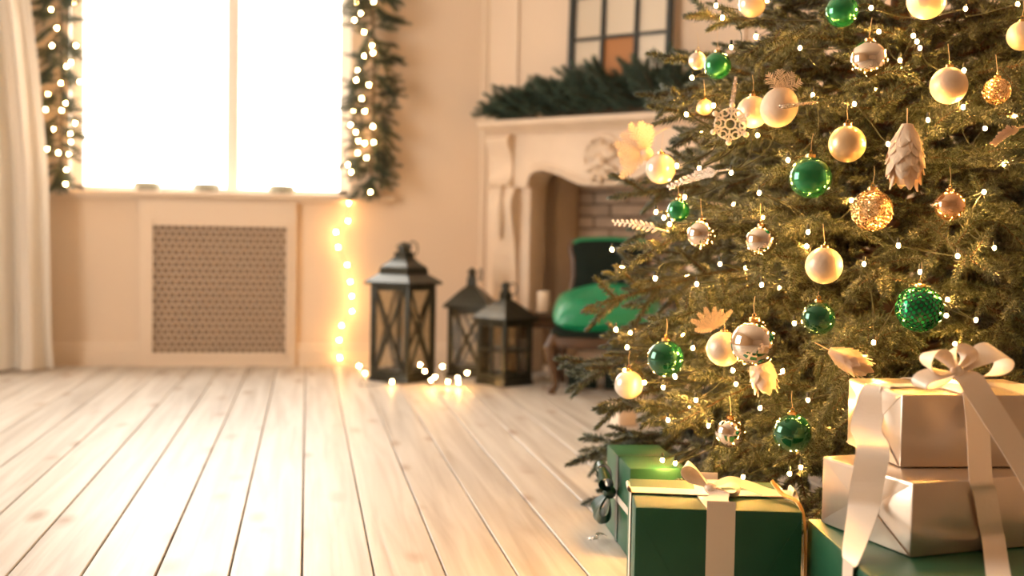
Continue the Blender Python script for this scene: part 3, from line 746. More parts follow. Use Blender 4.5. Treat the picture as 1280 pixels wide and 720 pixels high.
# ================================================================== TREE
TX, TY = 1.456, 2.733
ZS = [0.10, .20, .45, .78, 1.08, 1.32, 2.42]; RS = [.60, .745, .755, .715, .63, .485, .03]
def RE(z): return float(np.interp(z, ZS, RS))
def env(px, py, k=1.0):
    d = ray(px, py); best = None
    for t in np.arange(1.6, 3.6, .004):
        p = CAM + d*t; rr_ = math.hypot(p.x-TX, p.y-TY); e = rr_ - k*RE(p.z)
        if e <= 0: return p
        if best is None or e < best[0]: best = (e, p)
    return best[1]
BALLS = [
 (940,5,17,'pearl','pearly white bauble high on the tree above the feathered ornament'),
 (1052,14,20,'green','sparkling green bauble between two pearly ones high on the tree'),
 (1158,0,24,'frost','frosted pearl bauble hanging straight above the capped pearl bauble'),
 (872,76,11,'pearl','tiny pearl bauble touching a green one'),
 (897,82,17,'green','small green bauble next to the tiny pearl bauble'),
 (941,140,20,'frost','pale pearl bauble half hidden behind the snowflake'),
 (1086,74,23,'silver','mirror silver bauble high on the tree'),
 (1186,107,23,'frost','frosted pearl bauble with a gold cap above the pale pine cone'),
 (1246,114,17,'goldgl','small gold glitter bauble on a visible thread'),
 (1059,180,23,'matte','smooth golden bauble beside the large pale pine cone'),
 (1013,222,26,'green','glossy green bauble below the feathered ornament'),
 (826,211,19,'pearl','pearl bauble at the branch tips next to the white feathers'),
 (848,263,14,'green','small green bauble below the glittering silver leaf'),
 (877,293,18,'silver','smaller mirror silver bauble under the small green bauble'),
 (951,301,19,'silver','mirror silver bauble halfway between two pearl ones'),
 (1090,263,26,'goldgl','large gold glitter bauble under the pale pine cone'),
 (1030,332,23,'frost','pale frosted bauble in the middle of the tree'),
 (1187,257,19,'bronzeball','shiny bronze bauble hanging beside the large gold glitter one'),
 (1149,386,28,'seq','green sequinned bauble above the silver gift with the bow'),
 (1023,398,21,'dgreen','dark green mirror bauble below the pale frosted one'),
 (832,448,23,'dgreen','dark glossy green bauble above the low pearl bauble'),
 (942,429,29,'silver','largest mirror silver bauble, touching a pearl one'),
 (905,436,22,'frost','pale pearl bauble beside the largest silver one'),
 (786,481,18,'pearl','low pearl bauble at the branch tips near the chair'),
 (990,541,24,'dgreen','dark green bauble low on the tree above the green gift'),
 (913,541,19,'silver','dim silver bauble low on the tree above the ribboned green gift'),
 (1277,45,18,'frost','pearl bauble beside the gold glitter one on a thread'),
 (881,134,10,'matte','tiny golden bauble near the snowflake'),
]
OFFS = {(941,140): .97, (905,436): 1.0, (942,429): 1.075, (913,541): .96, (881,134): .97, (872,76): 1.02}
BALLPOS = {}; SPH = []
for (px, py, rp, kd, lab) in BALLS:
    p = env(px, py, OFFS.get((px, py), 1.01)); BALLPOS[(px, py)] = (p, rp*(p-CAM).dot(FW)/F); SPH.append(BALLPOS[(px, py)])
for q, r in ((env(913, 155, 1.07), .036), (env(974, 134, 1.06), .040), (env(1132, 195, 1.05), .040), (env(1132, 215, 1.05), .03), (env(953, 468, .965), .030), (env(1062, 451, 1.05), .030), (atd(806, 186, (BALLPOS[(826,211)][0]-CAM).dot(FW)+.055), .022)): SPH.append((q, r))
def gbox(fc, az, w_, d_, h_):
    a = R(az); return (frame_m(fc, (math.cos(a), -math.sin(a), 0), (math.sin(a), math.cos(a), 0), (0, 0, 1)).inverted(), (w_, d_, h_))
G4 = (*onz(794, 634, .236).xy, 0); G5 = (*onz(785, 699).xy, 0)
GBX = [gbox((.802, 1.482, 0), 10, .46, .44, .218), gbox((.928, 1.648, .219), -10, .36, .236, .117), gbox((.968, 1.762, .337), 4, .30, .225, .19), gbox(G4, 13, .292, .25, .245), gbox(G5, 5, .13, .30, .206)]
SC_ = np.array([tuple(c) for c, _ in SPH]); SR_ = np.array([r for _, r in SPH])
def inside(W):
    """how much of a cloud of world points lies inside ornaments or gifts"""
    n = int((((W[:, None, :]-SC_[None])**2).sum(2) < (SR_*.985)[None]**2).sum())
    for Mi, (a, b, c) in GBX:
        L_ = W @ np.array(Mi.to_3x3()).T + np.array(Mi.translation)
        n += int(((L_[:, 0] > -.003) & (L_[:, 0] < a+.003) & (L_[:, 1] > -.003) & (L_[:, 1] < b+.003) & (L_[:, 2] < c+.003) & (L_[:, 2] > -.003)).sum())
    return n
def clear_of(p):
    for c, r in SPH:
        d = p-c
        if d.length < r+.004:
            away = d.normalized()*.6 + inw(p)*.8
            d2 = away.normalized(); p = c + d2*(r+.004)
    for Mi, (a, b, c) in GBX:
        q = Mi @ p
        if -.004 < q.x < a+.004 and -.004 < q.y < b+.004 and q.z < c+.006 and q.z > 0: q.z = c+.008; p = Mi.inverted() @ q
    return p
def inw(p):
    d = Vector((TX-p.x, TY-p.y, 0)); l = d.length; return d/l*(1.0 if l > .2 else 0.0)
tree = thing('christmas_tree', 'large lit Christmas tree of dense green fir branches hung with ornaments', 'Christmas tree', (TX, TY, 0))
MB().tube([(0, 0, 0), (0, 0, .6), (.01, 0, 1.5), (0, 0, 2.4)], [.045, .038, .02, .004], 12).build('trunk', M_wood, tree)
def branch_variant(L_):
    """a flat fan: one leading finger with pairs of thick needled fingers on each side"""
    vs, fs = [], []; mb = MB(); droop = rng.uniform(.15, .42)
    ND, NL, NW = 1000, .0220, .0042
    def P(t): return np.array([t*L_, .02*L_*math.sin(5*t), (.10*t - droop*t*t)*L_])
    ts = np.linspace(0, 1, 9)
    mb.tube([P(t) for t in ts], list(np.linspace(.008, .0022, 9)), 6)
    for a, b in zip(ts[3:], ts[4:]):
        d = P(b)-P(a); l = np.linalg.norm(d); needles(vs, fs, P(a), d, l, ND, NL, NW, a1=48)
    needles(vs, fs, P(1), P(1)-P(.9), .045, ND, NL*.95, NW, a1=18)
    n = max(3, int(L_/.095)); t = .34; i = 0
    while t < .97:
        for sg in (-1, 1):
            tt = min(.98, t+rng.uniform(-.03, .03)+(.04 if sg > 0 else 0))
            a = sg*R(rng.uniform(38, 58)); l = (.26*L_*(1.12-tt) + .070)*rng.uniform(.8, 1.2)
            d = np.array([math.cos(a), math.sin(a), rng.uniform(-.5, .35)]); d /= np.linalg.norm(d)
            b = rng.uniform(-.25, -.05); p = P(tt)
            needles(vs, fs, p, d, l, ND, NL, NW, b)
            mb.tube([p+d*l*q+np.array([0, 0, b*l*q*q]) for q in (0, .5, 1)], [.003, .0022, .001], 4)
            if l > .12:
                for s2 in ((-1, 1) if l > .15 else (sg*-1,)):
                    a2 = a + s2*R(rng.uniform(38, 52)); d2 = np.array([math.cos(a2), math.sin(a2), rng.uniform(-.2, .2)])
                    q = rng.uniform(.40, .6); p2 = p+d*l*q+np.array([0, 0, b*l*q*q])
                    needles(vs, fs, p2, d2, l*.48, ND, NL*.95, NW, -.1)
        t += .085/L_
    return mb.mesh('branch', M_wood), np_mesh('needles', vs, fs, M_needle)
LENS = [.24, .34, .44, .54, .64, .74]
VAR = {l: [branch_variant(l) for _ in range(3)] for l in LENS}
BV = {p[0].name: verts_np(p[0])[::2] for v_ in VAR.values() for p in v_}; NV = {p[1].name: verts_np(p[1])[3::15] for v_ in VAR.values() for p in v_}
NB = 298; rb = random.Random(11); k = 0
zz = []
tot = np.array([RE(z) for z in np.linspace(.16, 2.3, 400)])**1.15; cum = np.cumsum(tot)/tot.sum(); zgrid = np.linspace(.16, 2.3, 400)
for i in range(NB):
    z = float(np.interp((i+.5)/NB, cum, zgrid)); az = i*2.39996 + rb.uniform(-.25, .25)
    inner = (i % 3 == 2)
    r_ = RE(z)*(rb.uniform(.55, .80) if inner else rb.uniform(.88, 1.03))
    l = min(LENS, key=lambda q: abs(q-r_)); best = None
    for tr in range(24):                      # turn the branch a little until it grows past ornaments and gifts
        pair = rb.choice(VAR[l]); w_ = min(1, tr/10)
        elev = R(np.interp(z, [.15, .6, 1.3, 2.3], [4, 8, 16, 45]) + rb.uniform(-10, 10) + (w_*rb.uniform(0, 14) if z < .45 else 0))
        s = max(.75, min(1.2, r_/l))*(1-.12*w_*rb.random())
        z0_ = z - math.sin(elev)*r_*.55 + w_*rb.uniform(-.03, .03)
        M = Matrix.Translation((0, 0, max(.10, z0_))) @ Matrix.Rotation(az+w_*rb.uniform(-.3, .3), 4, 'Z') @ Matrix.Rotation(-elev, 4, 'Y') @ Matrix.Rotation(rb.uniform(-.8, .8), 4, 'X') @ Matrix.Scale(s, 4)
        A = np.array(M.to_3x3()); off_ = np.array(M.translation)+np.array((TX, TY, 0))
        bad = inside(BV[pair[0].name] @ A.T + off_)*40 + inside(NV[pair[1].name] @ A.T + off_)
        if best is None or bad < best[0]: best = (bad, pair, M)
        if bad == 0: break
    b = link('branch', best[1][0], tree, M=best[2]); link('needles', best[1][1], b)

# lights on the tree
tl_px = [(895,7),(903,22),(865,97),(914,59),(892,132),(858,143),(942,122),(947,169),(845,202),(874,210),(914,216),(949,241),(1089,10),(1272,5),(1207,11),(1146,52),(1150,60),(1205,88),(1068,130),(1269,144),(1255,205),(1204,134),(1016,119),
 (820,265),(830,272),(837,280),(765,312),(778,334),(819,348),(871,355),(952,356),(993,404),(770,412),(784,434),(781,463),(801,477),(829,484),(844,471),(866,435),(1085,266),(1123,307),(1197,320),(1243,310),(1045,400),(1092,428),
 (835,525),(828,575),(844,579),(886,532),(929,596),(987,592),(1001,584),(1160,150),(1000,60),(985,200),(1110,180),(1230,240),(1010,290),(900,330),(920,480),(1010,500),(1220,400),(1150,340),(1080,330),(870,500),(950,510)]
tp = [clear_of(env(x, y, .985)) for x, y in tl_px]
for i in range(150):                                   # deeper among the branches and round the back
    z = rb.uniform(.2, 1.75); az = rb.uniform(0, 2*PI); rr_ = RE(z)*rb.uniform(.55, .90)
    tp.append(clear_of(Vector((TX+rr_*math.cos(az), TY+rr_*math.sin(az), z))))
tp.sort(key=lambda p: (int(p.z/.17), math.atan2(p.y-TY, p.x-TX)*(1 if int(p.z/.17) % 2 else -1)))
light_string('string of warm bulbs on dark wire wound through the Christmas tree', tp, bulb_tree, .0013, .10, inw, clear=clear_of)

# ================================================================== ORNAMENTS
def hanger(parent, r, thread=.03):
    MB().lathe([(r*.20+.002, r*.96), (r*.20+.002, r*1.10), (r*.10, r*1.14), (.001, r*1.14)], 12).build('cap', M_cap, parent)
    MB().tube([(.0035*math.cos(a), 0, r*1.14+.0035+.0035*math.sin(a)) for a in np.linspace(0, 2*PI, 10)], .0006, 4).build('hook_ring', M_cap, parent)
    MB().tube([(0, 0, r*1.14+.006), (.002, .002, r*1.14+.006+thread*.5), (0, .004, r*1.14+.006+thread)], .0006, 4).build('thread', M_thread, parent)
BM = dict(pearl=M_pearl, green=M_green, frost=M_frost, silver=M_silver, goldgl=M_goldgl, matte=M_matte, bronzeball=M_bronzeball, seq=M_seq, dgreen=M_dgreen)
for (px, py, rp, kd, lab) in BALLS:
    p, r = BALLPOS[(px, py)]
    t_ = thing('bauble', lab, 'bauble', p, rb.uniform(0, 6), 'baubles on the tree')
    mb = MB().ball(r, 40)
    if kd == 'seq':
        o_ = mb.build('ball', M_dgreen, t_); sq = MB()
        for i in range(300):
            z_ = 1-2*(i+.5)/300; a = i*2.39996; q_ = math.sqrt(1-z_*z_); nrm = Vector((q_*math.cos(a), q_*math.sin(a), z_))
            nrm2 = (nrm + Vector((rb.uniform(-.35, .35), rb.uniform(-.35, .35), rb.uniform(-.35, .35)))).normalized()
            sq.lathe([(.0034, -.0003), (.0034, .0003)], 7, Matrix.Translation(nrm*r*1.01) @ nrm2.to_track_quat('Z', 'X').to_matrix().to_4x4())
        tag(sq.build('sequins', mat('sequin_metal', (.02, .40, .12), .18, .85, objvar=.1), o_, smooth=False), kind='stuff')
    else: mb.build('ball', BM[kd], t_)
    hanger(t_, r, .010 if (px, py) == (1023, 398) else .035)

# snowflake
p = env(913, 155, 1.07); D = (p-CAM).dot(FW); sr = 25*D/F
sn = thing('snowflake_ornament', 'white crocheted snowflake hanging from a ribbon loop', 'snowflake')
sn.matrix_world = Matrix.Translation(p) @ frame_m((0, 0, 0), RT, FW, UP) @ Matrix.Rotation(R(6), 4, 'Y') @ Matrix.Rotation(R(-12), 4, 'Z')
mb = MB(); M_sn = mat('snow_white', (.92, .80, .66), .6, bump=.2, bscale=300)
def arc(cx, cz, r, a0, a1, n=14): return [(cx+r*math.cos(a), 0, cz+r*math.sin(a)) for a in np.linspace(a0, a1, n)]
mb.tube(arc(0, 0, sr*.26, 0, 2*PI, 20), sr*.05, 6)
for k in range(6):
    a = k*PI/3+PI/6; d = Vector((math.cos(a), 0, math.sin(a)))
    mb.tube([d*sr*.24, d*sr*.92], sr*.055, 6)
    mb.ball(sr*.15, 10, Matrix.Translation(d*sr*.93))
    for s in (-1, 1):
        e = Vector((math.cos(a+s*.75), 0, math.sin(a+s*.75)))
        mb.tube([d*sr*.45, d*sr*.45+e*sr*.30], sr*.05, 6); mb.ball(sr*.10, 8, Matrix.Translation(d*sr*.45+e*sr*.33))
        e2 = Vector((math.cos(a+s*.9), 0, math.sin(a+s*.9))); mb.tube([d*sr*.68, d*sr*.68+e2*sr*.2], sr*.045, 6)
    a2 = a+PI/6; c = Vector((math.cos(a2), 0, math.sin(a2)))*sr*.62
    mb.tube(arc(c.x, c.z, sr*.17, 0, 2*PI, 14), sr*.045, 6)
mb.build('snowflake', M_sn, sn)
MB().strip([(0, 0, sr*.95), (.002, 0, sr*1.5), (.001, .002, sr*2.4)], (1, 0, 0), .006).strip([(-.004, .003, sr*.95), (-.002, .004, sr*1.5), (0, .003, sr*2.4)], (1, 0, 0), .005).build('ribbon_loop', M_silvgl, sn)

# pale pine cones built of overlapping scales
def scale_mesh(m):
    v = []; f = []; nu, nv = 6, 5
    for sd in (0, 1):
        for i in range(nv+1):
            t = i/nv; wdt = .5*math.sin(PI*min(1, .28+.66*t))**.7*(1 if t < .8 else 1-(t-.8)*2.4)
            for j in range(nu+1):
                a = -1+2*j/nu
                v.append((a*wdt, .10*(1-a*a)+.22*t*t - (.03 if sd else 0), -t))
    o = (nu+1)*(nv+1)
    for sd in (0, 1):
        for i in range(nv):
            for j in range(nu):
                q = (sd*o+i*(nu+1)+j, sd*o+i*(nu+1)+j+1, sd*o+(i+1)*(nu+1)+j+1, sd*o+(i+1)*(nu+1)+j); f.append(q if sd else q[::-1])
    return MB().add(v, f).mesh('scale', m)
sc_white, sc_rose = scale_mesh(M_cone), scale_mesh(M_pinkgl)
def pinecone(label, px, py, hp, wp, tilt, me, m, k=1.05, cat='pine cone'):
    p = env(px, py, k); D = (p-CAM).dot(FW); h = hp*D/F; r = wp*D/F/2
    g = thing('pine_cone_ornament', label, cat)
    g.matrix_world = Matrix.Translation(p) @ frame_m((0, 0, 0), RT, FW, UP) @ Matrix.Rotation(tilt, 4, 'Y')
    def rad(t): return r*.80*math.sin(PI*min(1, (.05+.89*t)))**.75
    MB().lathe([(rad(t)*.85, h/2-h*t) for t in np.linspace(0.01, .95, 12)], 16).build('core', m, g)
    rows = 7
    for i in range(rows):
        t = .02+.70*i/(rows-1); nsc = [4, 6, 7, 7, 7, 6, 4][i]
        for j in range(nsc):
            a = 2*PI*(j+.5*(i % 2))/nsc + rb.uniform(-.1, .1)
            sl = h*.30*rb.uniform(.85, 1.15); sw = max(rad(t+.12), r*.3)*1.0
            M = Matrix.Rotation(a, 4, 'Z') @ Matrix.Translation((0, rad(t)*.80, h/2-h*t)) @ Matrix.Rotation(R(np.interp(t, [0, .3, .72], [24, 14, -2])), 4, 'X') @ Matrix.Diagonal((sw, sl*.55, sl, 1))
            link('scale', me, g, M=M)
    MB().tube([(0, 0, h/2-.004), (0, .004, h/2+.03)], .0012, 5).build('thread', M_thread, g)
    return g
pinecone('large pale pine cone hanging under the frosted bauble', 1132, 195, 82, 54, R(3), sc_white, M_cone)
pinecone('pale pine cone hanging below the largest silver bauble', 953, 466, 56, 40, R(-14), sc_white, M_cone, .965)
pinecone('rose-gold glitter pine cone lying tilted above the silver gifts', 1062, 451, 58, 36, R(-62), sc_rose, M_pinkgl)

# feathers
def feather(mb, p, d, side, L_, W_, n=38, fluff=.3):
    d = Vector(d).normalized(); side = Vector(side); side = (side - d*side.dot(d)).normalized(); nn = d.cross(side)
    mb.tube([p, p+d*L_*.5, p+d*L_], [L_*.012, L_*.008, L_*.002], 5)
    for i in range(n):
        t = .08+.90*i/n; wd_ = W_*math.sin(PI*min(1, .12+.86*t))**.6
        for s in (-1, 1):
            q = p+d*L_*t; j = Vector((rb.gauss(0, 1), rb.gauss(0, 1), rb.gauss(0, 1)))*fluff*wd_*.3
            e = q + side*s*wd_ + d*wd_*.75 + j
            mdl = q.lerp(e, .5) + nn*wd_*.06*s + d*wd_*.05
            mb.strip([q, mdl, e], d, [L_*.026, L_*.036, L_*.008], .0003)
def at_local(px, py, k): return env(px, py, k)
fo = thing('feathered_ball', 'pale egg-shaped bauble with a fluffy feather tuft and silver spray', 'bauble', at_local(974, 134, 1.06))
fr_ = 23*(fo.location-CAM).dot(FW)/F
MB().ball(fr_, 32, Matrix.Rotation(R(25), 4, 'Y'), (1, 1, 1.12)).build('ball', M_cone, fo)
mb = MB()
for a in (-40, -5, 30, 62): feather(mb, Vector((0, -.004, fr_*.8)), RT*math.sin(R(a)) + UP*math.cos(R(a)) - FW*.3, RT*math.cos(R(a)) - UP*math.sin(R(a)), fr_*1.25, fr_*.32, 18, .6)
mb.build('feather_tuft', M_feather, fo)
mb = MB()
for k in range(7):
    t = k/6; mb.ball(1, 8, Matrix.Translation(RT*(.002+.062*t)+UP*(-.004+.008*t)-FW*(fr_*1.0)) @ RT.to_track_quat('X', 'Z').to_matrix().to_4x4() @ Matrix.Diagonal((.013, .003, .0055*(1-.6*t), 1)))
mb.build('silver_spray', M_silvgl, fo)
wf = thing('feather_ornament', 'white curled feather ornament at the branch tips facing the fireplace', 'feather ornament', atd(806, 186, (BALLPOS[(826,211)][0]-CAM).dot(FW)+.055))
mb = MB()
for i in range(8):
    a = R(82 + 20*i); d = RT*math.cos(a) + UP*math.sin(a) - FW*rb.uniform(-.1, .4)
    feather(mb, RT*.004-UP*.012+d*.004, d, RT*-math.sin(a)+UP*math.cos(a), .072*rb.uniform(.75, 1.15), .013, 24, .4)
mb.build('feathers', M_feather, wf)
MB().ball(.016, 14, Matrix.Translation(RT*.004-UP*.012)).build('core', M_cone, wf)
MB().tube([RT*.004+UP*.004, RT*.020+UP*.030, RT*.050+UP*.048], .0008, 5).build('thread', M_thread, wf)
ff = thing('feather_fan', 'pale golden feather fan above the pearl and silver baubles', 'feather ornament', at_local(893, 412, 1.04))
mb = MB()
for i in range(7):
    a = R(48 + 22*i); d = RT*math.cos(a) + UP*math.sin(a) - FW*rb.uniform(0, .4)
    feather(mb, Vector((0, 0, 0)), d, RT*-math.sin(a)+UP*math.cos(a), .058*rb.uniform(.75, 1.15), .0075, 22, .2)
mb.build('feathers', M_cone, ff)

# glittering silver leaves on twigs
def spray(label, pts, m, n=12):
    g = thing('glitter_leaf', label, 'decoration', pts[0]); o = Vector(pts[0]); P_ = [Vector(q)-o for q in pts]
    path = [P_[0].lerp(P_[1], t/6)*(1-t/6)+P_[1].lerp(P_[2], t/6)*(t/6) for t in range(7)]
    MB().tube(path, [.0026-.0003*i for i in range(7)], 6).build('stem', m, g)
    lm = MB().ball(1, 8, Matrix.Translation((1, 0, 0))).mesh('leaf', m)
    for i in range(n):
        t = .2+.8*i/(n-1); k = min(5, int(t*6)); q = path[k].lerp(path[k+1], t*6-k); dr = (path[k+1]-path[k]).normalized()
        s = 1 if i % 2 else -1; d = (dr + UP*s*.55 - FW*rb.uniform(-.2, .3)).normalized()
        L_ = .011*(1.2-.6*t)
        link('leaf', lm, g, M=Matrix.Translation(q) @ d.to_track_quat('X', 'Z').to_matrix().to_4x4() @ Matrix.Diagonal((L_, .0022, .0040, 1)))
    return g
spray('glittering silver leaf spray beside the pearl bauble at the branch tips', [env(912, 212, 1.06), env(875, 215, 1.08), env(838, 234, 1.05)], M_silvgl, 22)
spray('frosted rose leaf spray sticking out of the tree towards the fireplace', [env(836, 290, 1.02), env(802, 279, 1.05), env(768, 278, 1.05)], M_pinkgl, 18)
spray('glittering rose leaf spray below the small gold bauble on a thread', [env(1282, 158, 1.05), env(1262, 160, 1.06), env(1245, 178, 1.05)], M_pinkgl, 14)

# ================================================================== GIFTS
def gift_root(label, fc, az, group='gift boxes'):
    """origin = front corner; local x = along the front face, y = along the side going back"""
    a = R(az); e1 = Vector((math.sin(a), math.cos(a), 0)); e2 = Vector((math.cos(a), -math.sin(a), 0))
    g = thing('gift_box', label, 'gift box', group=group); g.matrix_world = frame_m(fc, e2, e1, (0, 0, 1)); return g
def wrap(g, w_, d_, h_, m, flaps=True):
    MB().rbox((0, 0, 0), (w_, d_, h_), .004, seg=2).build('box', m, g)
    if flaps:      # folded paper ends on the side face: two triangles meeting in the middle, and a lower flap
        e = -.0012
        for tri in ([(.003, h_-.004), (d_-.003, h_-.004), (d_*.5, h_*.42)], [(.003, .004), (d_-.003, .004), (d_*.5, h_*.60)]):
            mb = MB(); v = [(e, y, z) for y, z in tri]+[(e+.0014, y, z) for y, z in tri]
            mb.add(v, [(0, 1, 2), (5, 4, 3), (0, 3, 4, 1), (1, 4, 5, 2), (2, 5, 3, 0)]).build('paper_flap', m, g, smooth=False)
            e -= .0012
        e = -.0012
        mb = MB(); tri = [(.003, .004), (w_-.003, .004), (w_*.5, h_*.62)]
        v = [(x, e, z) for x, z in tri]+[(x, e+.0014, z) for x, z in tri]
        mb.add(v, [(0, 1, 2), (5, 4, 3), (0, 3, 4, 1), (1, 4, 5, 2), (2, 5, 3, 0)])
def smooth_path(P_, n=24):
    P_ = [Vector(p) for p in P_]; out = []; k = len(P_)
    for i in range(k-1):
        p0, p1, p2, p3 = P_[max(i-1, 0)], P_[i], P_[i+1], P_[min(i+2, k-1)]
        m_ = max(2, n//(k-1))
        for j in range(m_):
            t = j/m_
            out.append(.5*((2*p1)+(p2-p0)*t+(2*p0-5*p1+4*p2-p3)*t*t+(3*p1-p0-3*p2+p3)*t**3))
    out.append(P_[-1]); return out
def band(g, name, path, wd_, w_, m, off=.0012): return MB().strip(path, wd_, w_, .0009).build(name, m, g)
def loop(g, c, d, nrm, L_, ht, w_, m, twist=0.0, name='bow_loop'):
    """teardrop ribbon loop from the knot c out along d, opening in the plane (d, nrm); ribbon width along d x nrm"""
    c, d, nrm = Vector(c), Vector(d).normalized(), Vector(nrm); nrm = (nrm-d*nrm.dot(d)).normalized(); wv = d.cross(nrm)
    pts, wds, ws = [], [], []
    for i in range(29):
        t = i/28; a = 2*PI*t
        rr_ = (1-math.cos(a))/2
        pts.append(c + d*L_*rr_**.75 + nrm*ht*math.sin(a)*-1*rr_**.45)
        wds.append((wv + nrm*twist*math.sin(a)).normalized()); ws.append(w_*(.30+.70*min(1, rr_*2.2)))
    return MB().strip(pts, wds, ws, .0008).build(name, m, g)

# big green box under the stack
g1 = gift_root('big green wrapped gift at the bottom of the silver gift stack', (.802, 1.482, 0), 10)
wrap(g1, .46, .44, .218, M_pgreen, False)
# middle silver gift
g2 = gift_root('wide silver wrapped gift in the middle of the stack', (.928, 1.648, .219), -10)
wrap(g2, .36, .236, .117, M_psilver)
# top silver gift
g3 = gift_root('smaller silver gift with a cream satin bow on top of the stack', (.968, 1.762, .3372), 4)
W3, D3, H3 = .30, .225, .122
wrap(g3, W3, D3, H3, M_psilver)
inv3 = g3.matrix_world.inverted()
def L3(px, py, d): return inv3 @ atd(px, py, d)
# ribbon over the top of the box and down its sides
band(g3, 'ribbon', smooth_path([(-.003, .10, H3-.02), (-.0015, .10, H3+.0005), (.01, .10, H3+.0015), (.12, .11, H3+.002), (W3-.01, .11, H3+.0015), (W3+.002, .11, H3), (W3+.002, .11, .004)], 40), (0, 1, 0), .042, M_ribbon)
NF2 = Vector((.174, -.985, 0)); NL2 = Vector((-.985, -.174, 0)); C2 = Vector((.928, 1.648, .219))
def on_front(px, py, o=.006): return inv3 @ onp(px, py, C2+NF2*o, NF2)
def on_side(px, py, o=.030): return inv3 @ onp(px, py, C2+NL2*o, NL2)
RT3 = (inv3.to_3x3() @ (RT*.84-FW*.54)).normalized()
ZG = .2202                                   # ribbons come to rest on the green gift's lid
def keep_up(P_):
    out = []
    for p in P_:
        q = g3.matrix_world @ Vector(p); q.z = max(q.z, ZG); out.append(inv3 @ q)
    return out
def lid(px, py): return inv3 @ onz(px, py, ZG)
NL1 = Vector((-.985, .174, 0)); EG = onz(1065, 699, ZG)
over = [inv3 @ (EG+NL1*.003), inv3 @ (EG+NL1*.006-Vector((0, 0, .012))), inv3 @ (EG+NL1*.006-Vector((0, 0, .11)))]
fe = onp(1226, 594, C2+NF2*.010, NF2); fe.z = .3385; fe = inv3 @ fe
band(g3, 'ribbon', smooth_path([(.120, D3+.001, H3-.03), (.120, D3, H3+.001), (.120, .11, H3+.003), (.122, .01, H3+.002), (.123, -.003, H3-.001), Vector((.123, -.003, H3)).lerp(fe, .5)+Vector((0, -.004, 0)), fe, on_front(1231, 615, .008), on_front(1237, 650, .008), on_front(1242, 676, .008), lid(1246, 705), lid(1252, 745)], 77), inv3.to_3x3() @ Vector((.985, .174, 0)), .046, M_ribbon)
# side tail hanging down over the lower gifts
tp_ = smooth_path([(.03, .095, H3+.002), (.0, .090, H3+.003), (-.010, .085, H3-.012), (-.030, .070, .055), on_side(1091, 560), on_side(1083, 610), on_side(1078, 640)] + over, 81)
ED3 = inv3.to_3x3() @ Vector((-.174, -.985, 0)); nt_ = len(tp_)
def tail_dir(i):
    if i < 20: return RT3*(i/20) + Vector((0, -1, 0))*(1-i/20)
    k = max(0, min(1, (i-nt_+32)/16)); return RT3*(1-k) + ED3*k
MB().strip(tp_, [tail_dir(i) for i in range(nt_)], .053, .0009).build('ribbon_tail', M_ribbon, g3)
# bow
kc = L3(1196, 466, 1.84); kc.z = max(kc.z, H3+.030)
MB().ball(.011, 14, Matrix.Translation(kc), (1.0, 1, 1.15)).build('bow_knot', M_ribbon, g3)
loop(g3, kc, (-.86, -.05, .42), (.42, .05, .86), .058, .020, .040, M_ribbon, .3)
loop(g3, kc, (-.93, -.22, -.22), (.0, -.2, 1), .074, .013, .034, M_ribbon, -.2)
loop(g3, kc, (.35, .35, .90), (.9, .0, -.3), .044, .020, .040, M_ribbon, .2)
loop(g3, kc, (.93, .12, .22), (-.2, -.2, .95), .088, .027, .048, M_ribbon, .35)
tp_ = keep_up(smooth_path([kc, kc+Vector((.012, -.022, -.010)), kc+Vector((.030, -.048, -.050)), kc+Vector((.062, -.070, -.110)), kc+Vector((.088, -.100, -.175)), kc+Vector((.086, -.150, -.245)), kc+Vector((.096, -.190, -.28))], 48))
MB().strip(tp_, [(1, .25, (.3+.4*math.sin(i*.09))*max(0, min(1, ((g3.matrix_world @ p).z-ZG-.004)/.04))) for i, p in enumerate(tp_)], [.022+.022*min(1, i/9) for i in range(len(tp_))], .0009).build('ribbon_tail', M_ribbon, g3)
tp_ = keep_up(smooth_path([kc+Vector((.04, .01, -.018)), kc+Vector((.09, -.02, -.022)), kc+Vector((.125, -.065, -.045)), kc+Vector((.138, -.090, -.11)), kc+Vector((.135, -.125, -.19)), kc+Vector((.15, -.175, -.27))], 40))
MB().strip(tp_, [(1, .45, .05*max(0, min(1, ((g3.matrix_world @ p).z-ZG-.004)/.04))) for p in tp_], .046, .0009).build('ribbon_tail', M_ribbon, g3)

# ribboned green gift in front of the tree
g4 = gift_root('green wrapped gift with a cream ribbon and bow in front of the tree', G4, 13)
W4, D4, H4 = .292, .25, .236
wrap(g4, W4, D4, H4, M_pgreen, False)
for s in (-1, 1):
    MB().strip([(W4/2+s*.145, -.0004, H4-.01), (W4/2+s*.03, -.0006, .03)], (.6, 0, s*.6), .0016, .0006).build('paper_crease', M_pgreen, g4)
xb = .150
band(g4, 'ribbon', smooth_path([(xb, -.0015, .002), (xb, -.0015, H4-.004), (xb, .003, H4+.0015), (xb-.004, .05, H4+.002), (xb-.006, .13, H4+.002), (xb, D4-.004, H4+.0015), (xb, D4+.0015, H4-.004), (xb, D4+.0015, .002)], 56), (1, 0, 0), .050, M_ribbon)
band(g4, 'ribbon', smooth_path([(-.0015, .13, .002), (-.0015, .13, H4-.004), (.003, .13, H4+.003), (xb, .12, H4+.004), (W4-.003, .13, H4+.003), (W4+.0015, .13, H4-.004), (W4+.0015, .13, .002)], 56), (0, 1, 0), .050, M_ribbon)
kc = Vector((.143, .105, H4+.016))
MB().ball(.011, 12, Matrix.Translation(kc), (1.1, 1, .9)).build('bow_knot', M_ribbon, g4)
loop(g4, kc, (-.70, .1, .62), (.6, -.5, .7), .062, .012, .030, M_ribbon, .5)
loop(g4, kc, (.95, -.35, .0), (0, .2, 1), .052, .012, .034, M_ribbon, .3)
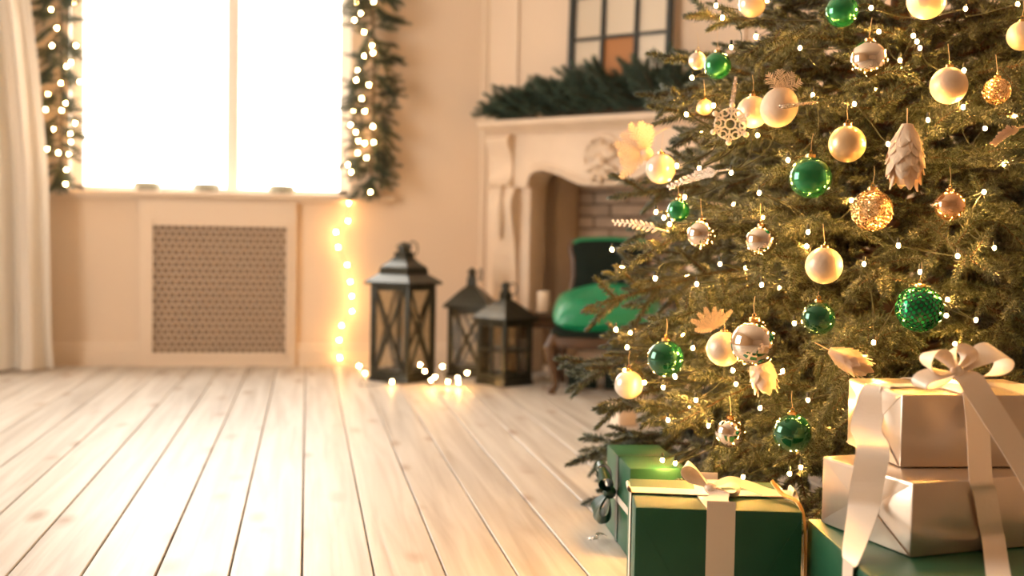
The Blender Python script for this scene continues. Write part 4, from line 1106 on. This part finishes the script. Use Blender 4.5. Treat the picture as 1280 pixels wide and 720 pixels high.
tp_ = smooth_path([kc, kc+Vector((.035, .01, .012)), kc+Vector((.08, .02, .0)), kc+Vector((.12, .015, -.012)), kc+Vector((.16, .0, -.010))], 24)
MB().strip(tp_, [(0, 1, .35)]*len(tp_), [.016+.02*min(1, i/8) for i in range(len(tp_))], .0009).build('ribbon_tail', M_ribbon, g4)
tp_ = smooth_path([kc, kc+Vector((.012, -.02, -.006)), kc+Vector((.005, -.06, -.013)), kc+Vector((.010, -.10, -.013))], 20)
MB().strip(tp_, [(1, 0, .2)]*len(tp_), [.016+.026*min(1, i/8) for i in range(len(tp_))], .0009).build('ribbon_tail', M_ribbon, g4)
tp_ = smooth_path([(W4-.035, .12, H4+.03), (W4-.02, .09, H4+.012), (W4+.0, .05, H4+.006), (W4+.010, .03, H4-.03), (W4+.012, .025, .10), (W4+.010, .03, .01)], 30)
MB().strip(tp_, [(.4, 1, 0)]*len(tp_), .022, .0009).build('gold_ribbon', M_gold, g4)

# green gift seen edge-on behind it
g5 = gift_root('green gift with a dark green bow on its side, behind the ribboned green gift', G5, 5)
W5, D5, H5 = .13, .30, .203
wrap(g5, W5, D5, H5, M_pgreen, False)
zb = .105
band(g5, 'ribbon', [(-.0014, D5, zb), (-.0014, .0, zb), (-.0014, -.0014, zb), (W5, -.0014, zb)], (0, 0, 1), .016, M_ribbon)
band(g5, 'ribbon', [(-.0014, .15, .002), (-.0014, .15, H5+.001), (W5, .15, H5+.0014)], (0, 1, 0), .03, M_dribbon)
kc = Vector((-.018, .15, zb+.012)); 
MB().ball(.016, 12, Matrix.Translation(kc)).build('bow_knot', M_dribbon, g5)
for a in (95, 60, 130, -60, -95, -130):
    loop(g5, kc, (-.35, math.cos(R(a))*1.0, math.sin(R(a))), (1, 0, .1), .075, .018, .034, M_dribbon, .2)

# ribbon scrap on the floor
q = onz(746, 677)
sc_ = thing('ribbon_scrap', 'small curled silver ribbon scrap lying on the floor planks', 'ribbon', (q.x, q.y, .002), R(30))
MB().strip([(.03*t, .012*math.sin(3*t), .004+.008*abs(math.sin(2.4*t))) for t in np.linspace(-1, 1, 16)], (0, 1, .3), .013, .0008).build('ribbon', M_silvgl, sc_)
bpy.context.view_layer.update()
